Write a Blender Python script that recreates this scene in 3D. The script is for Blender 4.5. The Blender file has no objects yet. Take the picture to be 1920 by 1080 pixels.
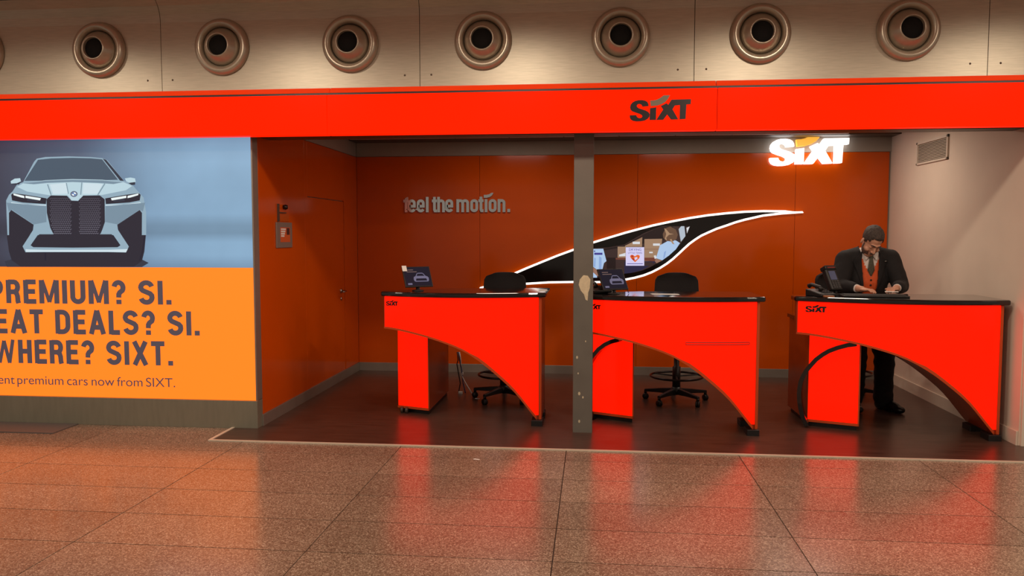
import bpy, bmesh, math, random
from mathutils import Vector, Matrix, Euler, noise
from mathutils.bvhtree import BVHTree
random.seed(7)
scene = bpy.context.scene
COL = scene.collection
PI = math.pi

# ------------------------------------------------------------------ camera
CAM_H, F_PX = 1.6, 1496.985
PITCH, YAW = 0.0665608, 0.101469
cam_d = bpy.data.cameras.new('camera'); cam = bpy.data.objects.new('camera', cam_d); COL.objects.link(cam)
cam.location = (0, 0, CAM_H); cam.rotation_euler = (PI/2 - PITCH, 0, YAW)
cam_d.sensor_width = 36; cam_d.lens = F_PX/1920*36; cam_d.clip_start = .05; cam_d.clip_end = 100
scene.camera = cam

# ------------------------------------------------------------------ world, lamps, exposure
scene.view_settings.view_transform = 'Standard'; scene.view_settings.look = 'None'
scene.view_settings.exposure = 0.0; scene.view_settings.gamma = 1.0; scene.view_settings.use_curve_mapping = False
world = bpy.data.worlds.new('hall_ambient'); scene.world = world; world.use_nodes = True
bg = world.node_tree.nodes['Background']; bg.inputs[0].default_value = (1.0, .85, .70, 1); bg.inputs[1].default_value = .25
WARM = (1.0, .84, .66)
def spot(loc, power, angle, blend, size, color=WARM, aim=(0, 0, -1)):
    d = bpy.data.lights.new('hall_downlight', 'SPOT'); d.energy = power; d.spot_size = math.radians(angle)
    d.spot_blend = blend; d.shadow_soft_size = size; d.color = color
    o = bpy.data.objects.new('hall_downlight', d); COL.objects.link(o); o.location = loc
    o.rotation_euler = Vector(aim).to_track_quat('-Z', 'Y').to_euler(); return o
def area(loc, power, sx, sy, color=WARM, aim=(0, 0, -1), name='hall_ceiling_lamp'):
    d = bpy.data.lights.new(name, 'AREA'); d.shape = 'RECTANGLE'; d.size = sx; d.size_y = sy; d.energy = power; d.color = color
    o = bpy.data.objects.new(name, d); COL.objects.link(o); o.location = loc
    o.rotation_euler = Vector(aim).to_track_quat('-Z', 'Y').to_euler(); return o
for i in range(6):                                   # ceiling downlights along the front of the stand
    spot((-4.9 + i*2.1, 4.45, 3.42), 82, 167, .34, .10)
for yy in (1.2, -1.8):                               # rows of ceiling lamps further out in the hall
    for i in range(4):
        area((-5.2 + i*3.4, yy, 3.44), 30, 1.2, .3)

for lx, ly, lp in ((-.9, 8.04, 9), (.9, 8.04, 8), (2.3, 8.0, 14)):   # flat panels set into the stand's own ceiling
    area((lx, ly, 2.655), lp, .56, .56, (1.0, .84, .68), name='stand_ceiling_lamp')

# ------------------------------------------------------------------ pixel helper (finds where a sight line meets a real plane)
_fw = Vector((-math.sin(YAW)*math.cos(PITCH), math.cos(YAW)*math.cos(PITCH), -math.sin(PITCH)))
_rt = Vector((math.cos(YAW), math.sin(YAW), 0)); _up = _rt.cross(_fw)
def on(px, py, ax, val):
    d = _fw + _rt*((px-960)/F_PX) + _up*((540-py)/F_PX); o = Vector((0, 0, CAM_H))
    return o + d*((val - o[ax])/d[ax])

# ------------------------------------------------------------------ materials
def lin(c):
    return tuple(((v/255)/12.92 if v/255 <= .04045 else ((v/255+.055)/1.055)**2.4) for v in c) + (1,)
MATS = {}
def mat(name, rgb, rough=.5, metal=0., spec=.5, emit=None, es=0., noise_amt=0., noise_scale=8., bump=0., coat=0., ior=1.5, aniso=None, stretch=(1, 1, 1)):
    if name in MATS: return MATS[name]
    m = bpy.data.materials.new(name); m.use_nodes = True; nt = m.node_tree; b = nt.nodes['Principled BSDF']
    c = lin(rgb); b.inputs['Base Color'].default_value = c; b.inputs['Roughness'].default_value = rough
    b.inputs['Metallic'].default_value = metal; b.inputs['Specular IOR Level'].default_value = spec; b.inputs['IOR'].default_value = ior
    b.inputs['Coat Weight'].default_value = coat; b.inputs['Coat Roughness'].default_value = .06
    if emit:
        b.inputs['Emission Color'].default_value = tuple(emit[:3]) + (1,); b.inputs['Emission Strength'].default_value = es
    if noise_amt or bump:
        tc = nt.nodes.new('ShaderNodeTexCoord'); mp = nt.nodes.new('ShaderNodeMapping'); mp.inputs['Scale'].default_value = stretch
        nz = nt.nodes.new('ShaderNodeTexNoise'); nz.inputs['Scale'].default_value = noise_scale; nz.inputs['Detail'].default_value = 6
        nt.links.new(tc.outputs['Object'], mp.inputs[0]); nt.links.new(mp.outputs[0], nz.inputs['Vector'])
        if noise_amt:
            r = nt.nodes.new('ShaderNodeValToRGB'); e = r.color_ramp.elements
            e[0].position = .3; e[1].position = .7
            e[0].color = tuple(v*(1-noise_amt) for v in c[:3]) + (1,); e[1].color = tuple(min(1, v*(1+noise_amt)) for v in c[:3]) + (1,)
            nt.links.new(nz.outputs['Fac'], r.inputs[0]); nt.links.new(r.outputs[0], b.inputs['Base Color'])
        if bump:
            bp = nt.nodes.new('ShaderNodeBump'); bp.inputs['Strength'].default_value = bump; bp.inputs['Distance'].default_value = .01
            nt.links.new(nz.outputs['Fac'], bp.inputs['Height']); nt.links.new(bp.outputs[0], b.inputs['Normal'])
    MATS[name] = m; return m

def terrazzo():
    m = bpy.data.materials.new('terrazzo'); m.use_nodes = True; nt = m.node_tree; b = nt.nodes['Principled BSDF']
    geo = nt.nodes.new('ShaderNodeNewGeometry')
    v = nt.nodes.new('ShaderNodeTexVoronoi'); v.inputs['Scale'].default_value = 170
    n = nt.nodes.new('ShaderNodeTexNoise'); n.inputs['Scale'].default_value = 1.3; n.inputs['Detail'].default_value = 5
    n2 = nt.nodes.new('ShaderNodeTexNoise'); n2.inputs['Scale'].default_value = 120; n2.inputs['Detail'].default_value = 3
    for x in (v, n, n2): nt.links.new(geo.outputs['Position'], x.inputs['Vector'])
    sep = nt.nodes.new('ShaderNodeSeparateColor'); nt.links.new(v.outputs['Color'], sep.inputs[0])
    r = nt.nodes.new('ShaderNodeValToRGB'); e = r.color_ramp.elements
    e[0].position = 0; e[0].color = lin((106, 83, 69)); e[1].position = 1; e[1].color = lin((206, 184, 162))
    for pos, c in ((.25, (128, 104, 87)), (.6, (150, 126, 107)), (.85, (172, 148, 128))):
        k = e.new(pos); k.color = lin(c)
    nt.links.new(sep.outputs[0], r.inputs[0])
    mx = nt.nodes.new('ShaderNodeMix'); mx.data_type = 'RGBA'; mx.blend_type = 'MULTIPLY'; mx.inputs[0].default_value = .55
    r2 = nt.nodes.new('ShaderNodeValToRGB'); r2.color_ramp.elements[0].position = .3; r2.color_ramp.elements[1].position = .7
    r2.color_ramp.elements[0].color = (.62, .60, .58, 1)
    nt.links.new(n.outputs['Fac'], r2.inputs[0]); nt.links.new(r.outputs[0], mx.inputs[6]); nt.links.new(r2.outputs[0], mx.inputs[7])
    oi = nt.nodes.new('ShaderNodeObjectInfo'); mr = nt.nodes.new('ShaderNodeMapRange')
    mr.inputs[3].default_value = .86; mr.inputs[4].default_value = 1.08; nt.links.new(oi.outputs['Random'], mr.inputs[0])
    mx2 = nt.nodes.new('ShaderNodeMix'); mx2.data_type = 'RGBA'; mx2.blend_type = 'MULTIPLY'; mx2.inputs[0].default_value = 1
    nt.links.new(mx.outputs[2], mx2.inputs[6]); nt.links.new(mr.outputs[0], mx2.inputs[7])
    nt.links.new(mx2.outputs[2], b.inputs['Base Color'])
    rr = nt.nodes.new('ShaderNodeMapRange'); rr.inputs[3].default_value = .15; rr.inputs[4].default_value = .28
    nt.links.new(n2.outputs['Fac'], rr.inputs[0]); nt.links.new(rr.outputs[0], b.inputs['Roughness'])
    bp = nt.nodes.new('ShaderNodeBump'); bp.inputs['Strength'].default_value = .05; bp.inputs['Distance'].default_value = .004
    nt.links.new(n2.outputs['Fac'], bp.inputs['Height']); nt.links.new(bp.outputs[0], b.inputs['Normal'])
    b.inputs['IOR'].default_value = 1.52
    return m
def vinyl():
    m = bpy.data.materials.new('dark_vinyl_planks'); m.use_nodes = True; nt = m.node_tree; b = nt.nodes['Principled BSDF']
    geo = nt.nodes.new('ShaderNodeNewGeometry'); mp = nt.nodes.new('ShaderNodeMapping'); mp.inputs['Scale'].default_value = (1.2, 9, 1)
    n = nt.nodes.new('ShaderNodeTexNoise'); n.inputs['Scale'].default_value = 3; n.inputs['Detail'].default_value = 6
    nt.links.new(geo.outputs['Position'], mp.inputs[0]); nt.links.new(mp.outputs[0], n.inputs['Vector'])
    r = nt.nodes.new('ShaderNodeValToRGB'); r.color_ramp.elements[0].color = lin((62, 42, 34)); r.color_ramp.elements[1].color = lin((84, 60, 50))
    r.color_ramp.elements[0].position = .3; r.color_ramp.elements[1].position = .7
    nt.links.new(n.outputs['Fac'], r.inputs[0]); nt.links.new(r.outputs[0], b.inputs['Base Color'])
    b.inputs['Roughness'].default_value = .3
    bp = nt.nodes.new('ShaderNodeBump'); bp.inputs['Strength'].default_value = .12; bp.inputs['Distance'].default_value = .004
    nt.links.new(n.outputs['Fac'], bp.inputs['Height']); nt.links.new(bp.outputs[0], b.inputs['Normal'])
    return m
def poster_sky():                                     # the printed studio backdrop of the backlit advertisement
    m = bpy.data.materials.new('printed_backdrop'); m.use_nodes = True; nt = m.node_tree; b = nt.nodes['Principled BSDF']
    geo = nt.nodes.new('ShaderNodeNewGeometry'); sp = nt.nodes.new('ShaderNodeSeparateXYZ'); nt.links.new(geo.outputs['Position'], sp.inputs[0])
    mrx = nt.nodes.new('ShaderNodeMapRange'); mrx.inputs[1].default_value = -5.0; mrx.inputs[2].default_value = -3.1
    mrz = nt.nodes.new('ShaderNodeMapRange'); mrz.inputs[1].default_value = 1.33; mrz.inputs[2].default_value = 2.38
    nt.links.new(sp.outputs[0], mrx.inputs[0]); nt.links.new(sp.outputs[2], mrz.inputs[0])
    rx = nt.nodes.new('ShaderNodeValToRGB'); e = rx.color_ramp.elements
    e[0].color = lin((58, 60, 78)); e[1].color = lin((134, 170, 200)); k = e.new(.40); k.color = lin((84, 99, 122)); k = e.new(.72); k.color = lin((124, 157, 186))
    nt.links.new(mrx.outputs[0], rx.inputs[0])
    rz = nt.nodes.new('ShaderNodeValToRGB'); e = rz.color_ramp.elements
    e[0].color = (.62, .64, .68, 1); e[1].color = (.72, .74, .76, 1)
    for pos, v in ((.10, 1.0), (.20, 1.0), (.27, .62), (.33, .66), (.42, 1.0), (.62, .92), (.82, 1.0)):
        k = e.new(pos); k.color = (v, v, v, 1)
    nt.links.new(mrz.outputs[0], rz.inputs[0])
    n = nt.nodes.new('ShaderNodeTexNoise'); n.inputs['Scale'].default_value = 1.6; n.inputs['Detail'].default_value = 3; nt.links.new(geo.outputs['Position'], n.inputs['Vector'])
    mrn = nt.nodes.new('ShaderNodeMapRange'); mrn.inputs[3].default_value = .78; mrn.inputs[4].default_value = 1.2; nt.links.new(n.outputs['Fac'], mrn.inputs[0])
    m1 = nt.nodes.new('ShaderNodeMix'); m1.data_type = 'RGBA'; m1.blend_type = 'MULTIPLY'; m1.inputs[0].default_value = .8
    nt.links.new(rx.outputs[0], m1.inputs[6]); nt.links.new(rz.outputs[0], m1.inputs[7])
    m2 = nt.nodes.new('ShaderNodeMix'); m2.data_type = 'RGBA'; m2.blend_type = 'MULTIPLY'; m2.inputs[0].default_value = 1
    nt.links.new(m1.outputs[2], m2.inputs[6]); nt.links.new(mrn.outputs[0], m2.inputs[7])
    b.inputs['Base Color'].default_value = (.02, .02, .02, 1); b.inputs['Roughness'].default_value = .35
    nt.links.new(m2.outputs[2], b.inputs['Emission Color']); b.inputs['Emission Strength'].default_value = 1.0
    return m
def glow(name, rgb, s=1.0, base=None, rough=.25):      # light-box acrylic or a lit screen: rgb as it looks lit
    c = lin(rgb); return mat(name, base or (20, 12, 8), rough=rough, emit=c, es=s)

TERR = terrazzo(); VINYL = vinyl()
ORANGE = mat('orange_gloss_laminate', (206, 80, 4), rough=.14, spec=.35, noise_amt=.04, noise_scale=2)
SIGN_RED = mat('sign_acrylic', (70, 12, 0), rough=.35, spec=.02, emit=(1.35, .014, .0), es=1)
SIGN_RETURN = mat('sign_return_acrylic', (225, 60, 15), rough=.2, emit=(.22, .006, 0), es=1)
COUNTER_RED = mat('counter_acrylic', (130, 20, 0), rough=.14, spec=.2, emit=(1.38, .0075, 0), es=1)
COUNTER_EDGE = mat('counter_edge_orange', (196, 74, 26), rough=.3)
COUNTER_SIDE = mat('counter_side_laminate', (150, 55, 18), rough=.25, noise_amt=.05)
BLACK_TOP = mat('black_worktop', (22, 16, 15), rough=.08, coat=.5)
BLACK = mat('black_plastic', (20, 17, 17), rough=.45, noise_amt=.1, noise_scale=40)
BLACK_FAB = mat('black_fabric', (24, 19, 20), rough=.95, noise_amt=.25, noise_scale=180, bump=.2)
LOGO_BLACK = mat('logo_black', (24, 12, 14), rough=.35)
LOGO_GREY = mat('logo_grey', (112, 100, 84), rough=.4)
STEEL = mat('brushed_steel', (184, 174, 156), rough=.42, metal=.45, noise_amt=.08, noise_scale=9, stretch=(1, 1, 14), bump=.03)
STEEL_RING = mat('spun_steel', (180, 168, 150), rough=.30, metal=.6, noise_amt=.05, noise_scale=30)
STEEL_PLINTH = mat('plinth_steel', (136, 132, 116), rough=.38, metal=.25, noise_amt=.06, noise_scale=5, stretch=(6, 1, 1))
BLACK_HOLE = mat('black_throat', (10, 8, 8), rough=.9)
GREY_PAINT = mat('grey_column_paint', (104, 98, 90), rough=.55, noise_amt=.08, noise_scale=5, bump=.04)
PLASTER = mat('bare_plaster', (206, 190, 160), rough=.9, noise_amt=.12, noise_scale=30)
BEIGE = mat('beige_wall_paint', (222, 204, 186), rough=.75, noise_amt=.03, noise_scale=2.5)
BEIGE_BB = mat('beige_baseboard', (214, 198, 180), rough=.5)
ALU = mat('aluminium_baseboard', (150, 140, 130), rough=.4, metal=.5, noise_amt=.05)
CEIL = mat('ceiling_tile', (224, 216, 206), rough=.8, noise_amt=.05, noise_scale=40)
CEIL_GRID = mat('ceiling_grid', (150, 142, 134), rough=.5)
BULK = mat('bulkhead_paint', (158, 148, 138), rough=.6, noise_amt=.03)
DARK_TRIM = mat('dark_bronze_trim', (84, 68, 58), rough=.4, metal=.2)
WHITE_STRIP = mat('pale_metal_strip', (214, 200, 180), rough=.4)
GROUT = mat('floor_joint', (70, 52, 42), rough=.8)
MAT_GREY = mat('grey_floor_plate', (92, 88, 86), rough=.6, noise_amt=.08, noise_scale=60)
CHROME = mat('polished_chrome', (225, 225, 225), rough=.05, metal=1)
SATIN = mat('satin_steel', (190, 185, 178), rough=.25, metal=1)
PAPER = mat('white_paper', (235, 232, 228), rough=.8, noise_amt=.02)
WHITE_PL = mat('white_plastic', (220, 216, 210), rough=.45)
NEON = mat('white_led_line', (240, 238, 235), rough=.4, emit=(1, .93, .86), es=1.6)
LIT_WHITE = mat('lit_white_letter', (240, 240, 240), rough=.3, emit=(1, .97, .94), es=1.8)
LIT_ORANGE = mat('lit_orange_letter', (250, 170, 40), rough=.3, emit=(1.0, .50, .06), es=.85)
WING_BLACK = mat('wing_black', (26, 20, 18), rough=.12)

# ------------------------------------------------------------------ mesh helpers
def link(name, me, m, parent=None):
    o = bpy.data.objects.new(name, me); COL.objects.link(o)
    if m is not None:
        for x in (m if isinstance(m, (list, tuple)) else [m]): me.materials.append(x)
    if parent: o.parent = parent
    return o
def from_bm(name, bm, m, parent=None, smooth=False, bevel=0):
    bmesh.ops.recalc_face_normals(bm, faces=bm.faces)
    me = bpy.data.meshes.new(name); bm.to_mesh(me); bm.free()
    if smooth:
        for p in me.polygons: p.use_smooth = True
    o = link(name, me, m, parent)
    if bevel:
        b = o.modifiers.new('bevel', 'BEVEL'); b.width = bevel; b.segments = 2; b.limit_method = 'ANGLE'
    return o
def thing(name, label, cat, loc=(0, 0, 0), rz=0, group=None):
    o = bpy.data.objects.new(name, None); COL.objects.link(o); o.location = loc; o.rotation_euler = (0, 0, rz); o.empty_display_size = .1
    return tag(o, label, cat, group)
def tag(o, label, cat=None, group=None, kind=None):
    o['label'] = label
    if cat: o['category'] = cat
    if group: o['group'] = group
    if kind: o['kind'] = kind
    return o
def struct(o, label, cat): return tag(o, label, cat, None, 'structure')
def bbox(bm, x0, x1, y0, y1, z0, z1):
    vs = [bm.verts.new(p) for p in ((x0,y0,z0),(x1,y0,z0),(x1,y1,z0),(x0,y1,z0),(x0,y0,z1),(x1,y0,z1),(x1,y1,z1),(x0,y1,z1))]
    for f in ((0,3,2,1),(4,5,6,7),(0,1,5,4),(1,2,6,5),(2,3,7,6),(3,0,4,7)): bm.faces.new([vs[i] for i in f])
def box(name, x0, x1, y0, y1, z0, z1, m, parent=None, bevel=0):
    bm = bmesh.new(); bbox(bm, x0, x1, y0, y1, z0, z1); return from_bm(name, bm, m, parent, False, bevel)
def prism(bm, pts, depth, plane='xz', at=0.):
    """polygon pts (a,b) extruded by depth; plane xz -> along +y, xy -> along +z, yz -> along +x"""
    def P(a, b, d): return {'xz': (a, at+d, b), 'xy': (a, b, at+d), 'yz': (at+d, a, b)}[plane]
    A = [bm.verts.new(P(a, b, 0)) for a, b in pts]; B = [bm.verts.new(P(a, b, depth)) for a, b in pts]
    bm.faces.new(A); bm.faces.new(B[::-1])
    n = len(pts)
    for i in range(n): bm.faces.new((A[i], B[i], B[(i+1) % n], A[(i+1) % n]))
def poly(name, pts, depth, m, parent=None, plane='xz', at=0., bevel=0):
    bm = bmesh.new(); prism(bm, pts, depth, plane, at); return from_bm(name, bm, m, parent, False, bevel)
def tube(bm, pts, r, n=8, closed=False, cap=True):
    pts = [Vector(p) for p in pts]; k = len(pts); rings = []
    prev = None
    for i, p in enumerate(pts):
        if closed: t = (pts[(i+1) % k] - pts[i-1]).normalized()
        else: t = (pts[min(i+1, k-1)] - pts[max(i-1, 0)]).normalized()
        if prev is None:
            a = Vector((0, 0, 1)) if abs(t.z) < .9 else Vector((1, 0, 0)); u = t.cross(a).normalized()
        else: u = (prev - t*prev.dot(t)).normalized()
        prev = u; v = t.cross(u); rr = r[i] if isinstance(r, (list, tuple)) else r
        rings.append([bm.verts.new(p + (u*math.cos(2*PI*j/n) + v*math.sin(2*PI*j/n))*rr) for j in range(n)])
    for i in range(k if closed else k-1):
        A, B = rings[i], rings[(i+1) % k]
        for j in range(n): bm.faces.new((A[j], A[(j+1) % n], B[(j+1) % n], B[j]))
    if cap and not closed:
        bm.faces.new(rings[0][::-1]); bm.faces.new(rings[-1])
def lathe(bm, prof, n=40, axis='z', center=(0, 0, 0), close=False):
    """prof list of (radius, h)"""
    c = Vector(center); rings = []
    for r, h in prof:
        ring = []
        for j in range(n):
            a = 2*PI*j/n; x, y = r*math.cos(a), r*math.sin(a)
            ring.append(bm.verts.new(c + (Vector((x, y, h)) if axis == 'z' else Vector((x, h, y)) if axis == 'y' else Vector((h, x, y)))))
        rings.append(ring)
    m = len(rings)
    for i in range(m if close else m-1):
        A, B = rings[i], rings[(i+1) % m]
        for j in range(n): bm.faces.new((A[j], A[(j+1) % n], B[(j+1) % n], B[j]))
    if not close:
        if prof[0][0] > 1e-4: bm.faces.new(rings[0][::-1])
        if prof[-1][0] > 1e-4: bm.faces.new(rings[-1])
def copy_tree(o, parent=None):
    c = o.copy(); COL.objects.link(c); c.parent = parent
    for ch in list(o.children): copy_tree(ch, c)
    return c
def evaluated(o):
    dg = bpy.context.evaluated_depsgraph_get(); me = bpy.data.meshes.new_from_object(o.evaluated_get(dg)); return me

# ------------------------------------------------------------------ lettering: strokes of constant weight, like the signs' bold grotesque
def arc(cx, cy, rx, ry, a0, a1, n=10):
    return [(cx + rx*math.cos(math.radians(a0 + (a1-a0)*i/n)), cy + ry*math.sin(math.radians(a0 + (a1-a0)*i/n))) for i in range(n+1)]
def stroke(bm, pts, t, z0, d, plane_map):
    n = len(pts); L, Rr = [], []
    for i in range(n):
        p = Vector(pts[i]); a = Vector(pts[i-1]) if i else None; b = Vector(pts[i+1]) if i < n-1 else None
        d1 = (p-a).normalized() if a is not None else (b-p).normalized(); d2 = (b-p).normalized() if b is not None else d1
        n1 = Vector((-d1.y, d1.x)); n2 = Vector((-d2.y, d2.x)); m = (n1+n2)
        m = m.normalized() if m.length > 1e-5 else n1; k = 1/max(.4, m.dot(n1))
        L.append(p + m*t/2*k); Rr.append(p - m*t/2*k)
    f = [[bm.verts.new(plane_map(q, e)) for q in S] for e in (0, d) for S in (L, Rr)]
    L0, R0, L1, R1 = f
    for i in range(n-1):
        bm.faces.new((L0[i], R0[i], R0[i+1], L0[i+1])); bm.faces.new((L1[i], L1[i+1], R1[i+1], R1[i]))
        bm.faces.new((L0[i], L0[i+1], L1[i+1], L1[i])); bm.faces.new((R0[i], R1[i], R1[i+1], R0[i+1]))
    bm.faces.new((L0[0], L1[0], R1[0], R0[0])); bm.faces.new((L0[-1], R0[-1], R1[-1], L1[-1]))
T = .21; h = .1
def S_path(w):
    r = w/2-h
    return [(w-h, .70)] + arc(w/2, .70, r, .20, 0, 200, 12)[1:] + [(w/2, .505)] + arc(w/2, .30, r, .20, 20, -180, 12) + []
CAPS = {
 'P': (.57, [[(h, 0), (h, 1)], [(h, .91), (.33, .91)] + arc(.33, .685, .145, .225, 90, -90, 8)[1:] + [(h, .46)]]),
 'R': (.60, [[(h, 0), (h, 1)], [(h, .91), (.34, .91)] + arc(.34, .70, .155, .21, 90, -90, 8)[1:] + [(h, .49)], [(.34, .5), (.44, .42), (.475, .30), (.485, .10), (.51, 0)]]),
 'E': (.53, [[(h, 0), (h, 1)], [(h, .915), (.53, .915)], [(h, .51), (.49, .51)], [(h, .085), (.53, .085)]]),
 'M': (.83, [[(h, 0), (h, 1)], [(.73, 0), (.73, 1)], [(.13, 1), (.415, .06)], [(.70, 1), (.415, .06)]]),
 'I': (.20, [[(h, 0), (h, 1)]]),
 'U': (.63, [[(h, 1), (h, .30)] + arc(.315, .30, .215, .21, 180, 360, 12)[1:] + [(.53, 1)]]),
 '?': (.56, [arc(.28, .70, .185, .215, 170, -35, 12) + [(.33, .50), (.285, .42), (.28, .28)], [(.28, 0), (.28, .19)]]),
 'S': (.66, [arc(.33, .71, .225, .205, 12, 180, 10) + [(.125, .645), (.18, .585), (.33, .52), (.48, .455), (.545, .38)] + arc(.33, .295, .225, .205, 0, -168, 10)]),
 '.': (.22, [[(h+.01, 0), (h+.01, .2)]]),
 'A': (.72, [[(.095, 0), (.36, 1)], [(.625, 0), (.36, 1)], [(.17, .29), (.55, .29)]]),
 'T': (.58, [[(0, .915), (.58, .915)], [(.29, 0), (.29, 1)]]),
 'D': (.64, [[(h, 0), (h, 1)], [(h, .915), (.30, .915)] + arc(.30, .66, .24, .255, 90, 0, 6)[1:] + arc(.30, .34, .24, .255, 0, -90, 6) + [(h, .085)]]),
 'L': (.47, [[(h, 0), (h, 1)], [(h, .085), (.47, .085)]]),
 'W': (.98, [[(.09, 1), (.27, 0)], [(.27, 0), (.49, .95)], [(.49, .95), (.71, 0)], [(.71, 0), (.89, 1)]]),
 'H': (.60, [[(h, 0), (h, 1)], [(.5, 0), (.5, 1)], [(h, .51), (.5, .51)]]),
 'X': (.69, [[(.10, 0), (.59, 1)], [(.59, 0), (.10, 1)]]),
 'G': (.68, [arc(.34, .68, .24, .235, 15, 180, 10) + [(h, .32)] + arc(.34, .32, .24, .235, 180, 360, 10)[1:] + [(.58, .46), (.36, .46)]]),
 ' ': (.26, []),
}
t2 = .215; q = .125
LOWER = {
 'f': (.42, 1.18, [[(.22, 0), (.22, .98)] + arc(.40, .98, .18, .10, 180, 90, 5)[1:], [(0, .88), (.42, .88)]]),
 'e': (.66, 1, [[(.15, .47), (.535, .47), (.535, .72)] + arc(.33, .72, .205, .175, 0, 180, 8)[1:] + [(q, .28)] + arc(.33, .28, .205, .175, 180, 345, 8)]),
 'l': (.25, 1, [[(q, 0), (q, 1.19)]]),
 't': (.40, 1, [[(.20, 1.19), (.20, .2), (.24, .11), (.40, .10)], [(0, .88), (.40, .88)]]),
 'h': (.64, 1, [[(q, 0), (q, 1.19)], [(q, .74)] + arc(.32, .72, .195, .17, 165, 0, 8) + [(.515, 0)]]),
 'm': (1.03, 1, [[(q, 0), (q, 1)], [(q, .74)] + arc(.32, .72, .195, .17, 165, 0, 8) + [(.515, 0)], [(.515, .74)] + arc(.71, .72, .195, .17, 165, 0, 8) + [(.905, 0)]]),
 'o': (.65, 1, [[(q, .5)] + [(q, .72)] + arc(.325, .72, .20, .17, 180, 0, 8)[1:] + [(.525, .28)] + arc(.325, .28, .20, .17, 0, -180, 8)[1:] + [(q, .5)]]),
 'i': (.25, 1, [[(q, 0), (q, 1)]]),
 'n': (.64, 1, [[(q, 0), (q, 1)], [(q, .74)] + arc(.32, .72, .195, .17, 165, 0, 8) + [(.515, 0)]]),
 '.': (.25, 1, [[(q, 0), (q, .24)]]),
}
def text_width(s, table, gap): return sum(table[c][0] + gap for c in s) - gap

# the four shapes of the logo, in hundredths
LOGO_S = [(670,350),(666,300),(640,252),(590,224),(520,210),(440,212),(365,228),(305,262),(265,312),(253,370),(264,420),(300,458),(380,490),(470,520),(520,548),(535,580),(515,606),(475,618),(432,608),(406,582),(395,548),(245,550),(250,605),(275,648),(325,677),(400,690),(500,688),(590,672),(655,635),(693,588),(697,530),(670,485),(600,445),(520,418),(450,395),(412,365),(405,330),(425,303),(465,296),(500,306),(522,330),(530,356)]
LOGO_I = [(705,395),(780,388),(845,376),(840,662),(695,662)]
LOGO_XT = [(848,662),(1005,662),(1092,545),(1180,660),(1340,655),(1210,430),(1262,345),(1375,335),(1370,655),(1505,650),(1520,325),(1615,320),(1620,208),(1185,212),(1110,328),(1075,290),(945,352),(1000,430)]
LOGO_SW = [(705,225),(790,222),(860,205),(930,170),(985,130),(1005,112),(1150,112),(1100,200),(1040,265),(960,310),(860,340),(720,350)]
def logo(parent, x0, zbase, width, y, depth, m, msw, put=None, bevel=0):
    """logo with its left foot at x0, base line zbase on the plane y, standing proud towards -y"""
    s = width/1380
    for nm, P, mm in (('logo_letter_s', LOGO_S, m), ('logo_letter_i', LOGO_I, m), ('logo_letters_xt', LOGO_XT, m), ('logo_swoosh', LOGO_SW, msw)):
        pts = [(x0 + (a-240)*s, zbase + (690-b)*s) for a, b in P]
        if put is None: poly(nm, pts, -depth, mm, parent, 'xz', y, bevel)
        else:
            bm = bmesh.new(); A = [bm.verts.new(put(a, b, 0)) for a, b in pts]; B = [bm.verts.new(put(a, b, depth)) for a, b in pts]
            bm.faces.new(A); bm.faces.new(B[::-1]); n = len(pts)
            for i in range(n): bm.faces.new((A[i], B[i], B[(i+1) % n], A[(i+1) % n]))
            from_bm(nm, bm, mm, parent)

# ================================================================== THE SETTING
XL, XR, YB, YF = -2.745, 3.215, 9.12, 6.26
ZO, ZC = 2.50, 2.665
# hall floor: a dark bed with terrazzo slabs on it
fl = struct(box('floor', -9, 9, -7, 9.3, -.12, -.006, GROUT), 'brown speckled terrazzo floor of the hall laid in long slabs', 'floor')
def slab_mesh(w, d):
    bm = bmesh.new(); bbox(bm, -w/2, w/2, -d/2, d/2, -.02, 0); me = bpy.data.meshes.new('floor_tile'); 
    bmesh.ops.recalc_face_normals(bm, faces=bm.faces); bm.to_mesh(me); bm.free(); me.materials.append(TERR); return me
TM = slab_mesh(1.25-.006, .44-.006)
for i in range(-6, 6):
    for j in range(13):
        o = bpy.data.objects.new('floor_tile', TM); COL.objects.link(o); o.parent = fl
        o.location = (-.19 + 1.25*(i+.5), 5.58 - .44*(j-.5) + .44, 0)
far = slab_mesh(18, 7); o = bpy.data.objects.new('floor_tile', far); COL.objects.link(o); o.parent = fl; o.location = (0, -2.84, -.0005)
# stand floor, its pale edge strip
bf = struct(poly('floor_stand', [(-2.95, 5.86), (4.6, 5.86), (4.6, 9.3), (-2.95, 9.3)], .005, VINYL, None, 'xy', .0005), 'dark brown vinyl floor of the rental stand', 'floor')
tr = struct(poly('trim_1', [(-2.97, 5.84), (4.6, 5.84), (4.6, 5.862), (-2.945, 5.862), (-2.945, 6.26), (-2.97, 6.26)], .010, WHITE_STRIP, None, 'xy', .0005), 'thin pale metal strip edging the dark stand floor', 'trim')
# back wall with laminate panels
wb = struct(box('wall_back', XL-.2, XR+.2, YB+.02, YB+.2, 0, ZC+.2, BULK), 'orange glossy back wall of the rental stand under a grey bulkhead', 'wall')
for a, b in ((XL, -1.3), (-1.3, .49), (.49, 2.21), (2.21, XR-.02)):
    box('wall_panel', a+.0015, b-.0015, YB, YB+.03, .10, ZO, ORANGE, wb, .0015)
box('bulkhead', XL, XR, YB+.004, YB+.03, ZO+.004, ZC, BULK, wb)
struct(box('baseboard_back', XL+.012, XR, YB-.012, YB+.02, 0, .10, ALU, None, .002), 'grey metal baseboard along the orange back wall', 'baseboard')
struct(box('trim_2', XL, XR, YB-.27, YB+.02, ZC-.006, ZC+.02, DARK_TRIM), 'dark trim where the stand ceiling meets the back wall', 'trim')
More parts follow.
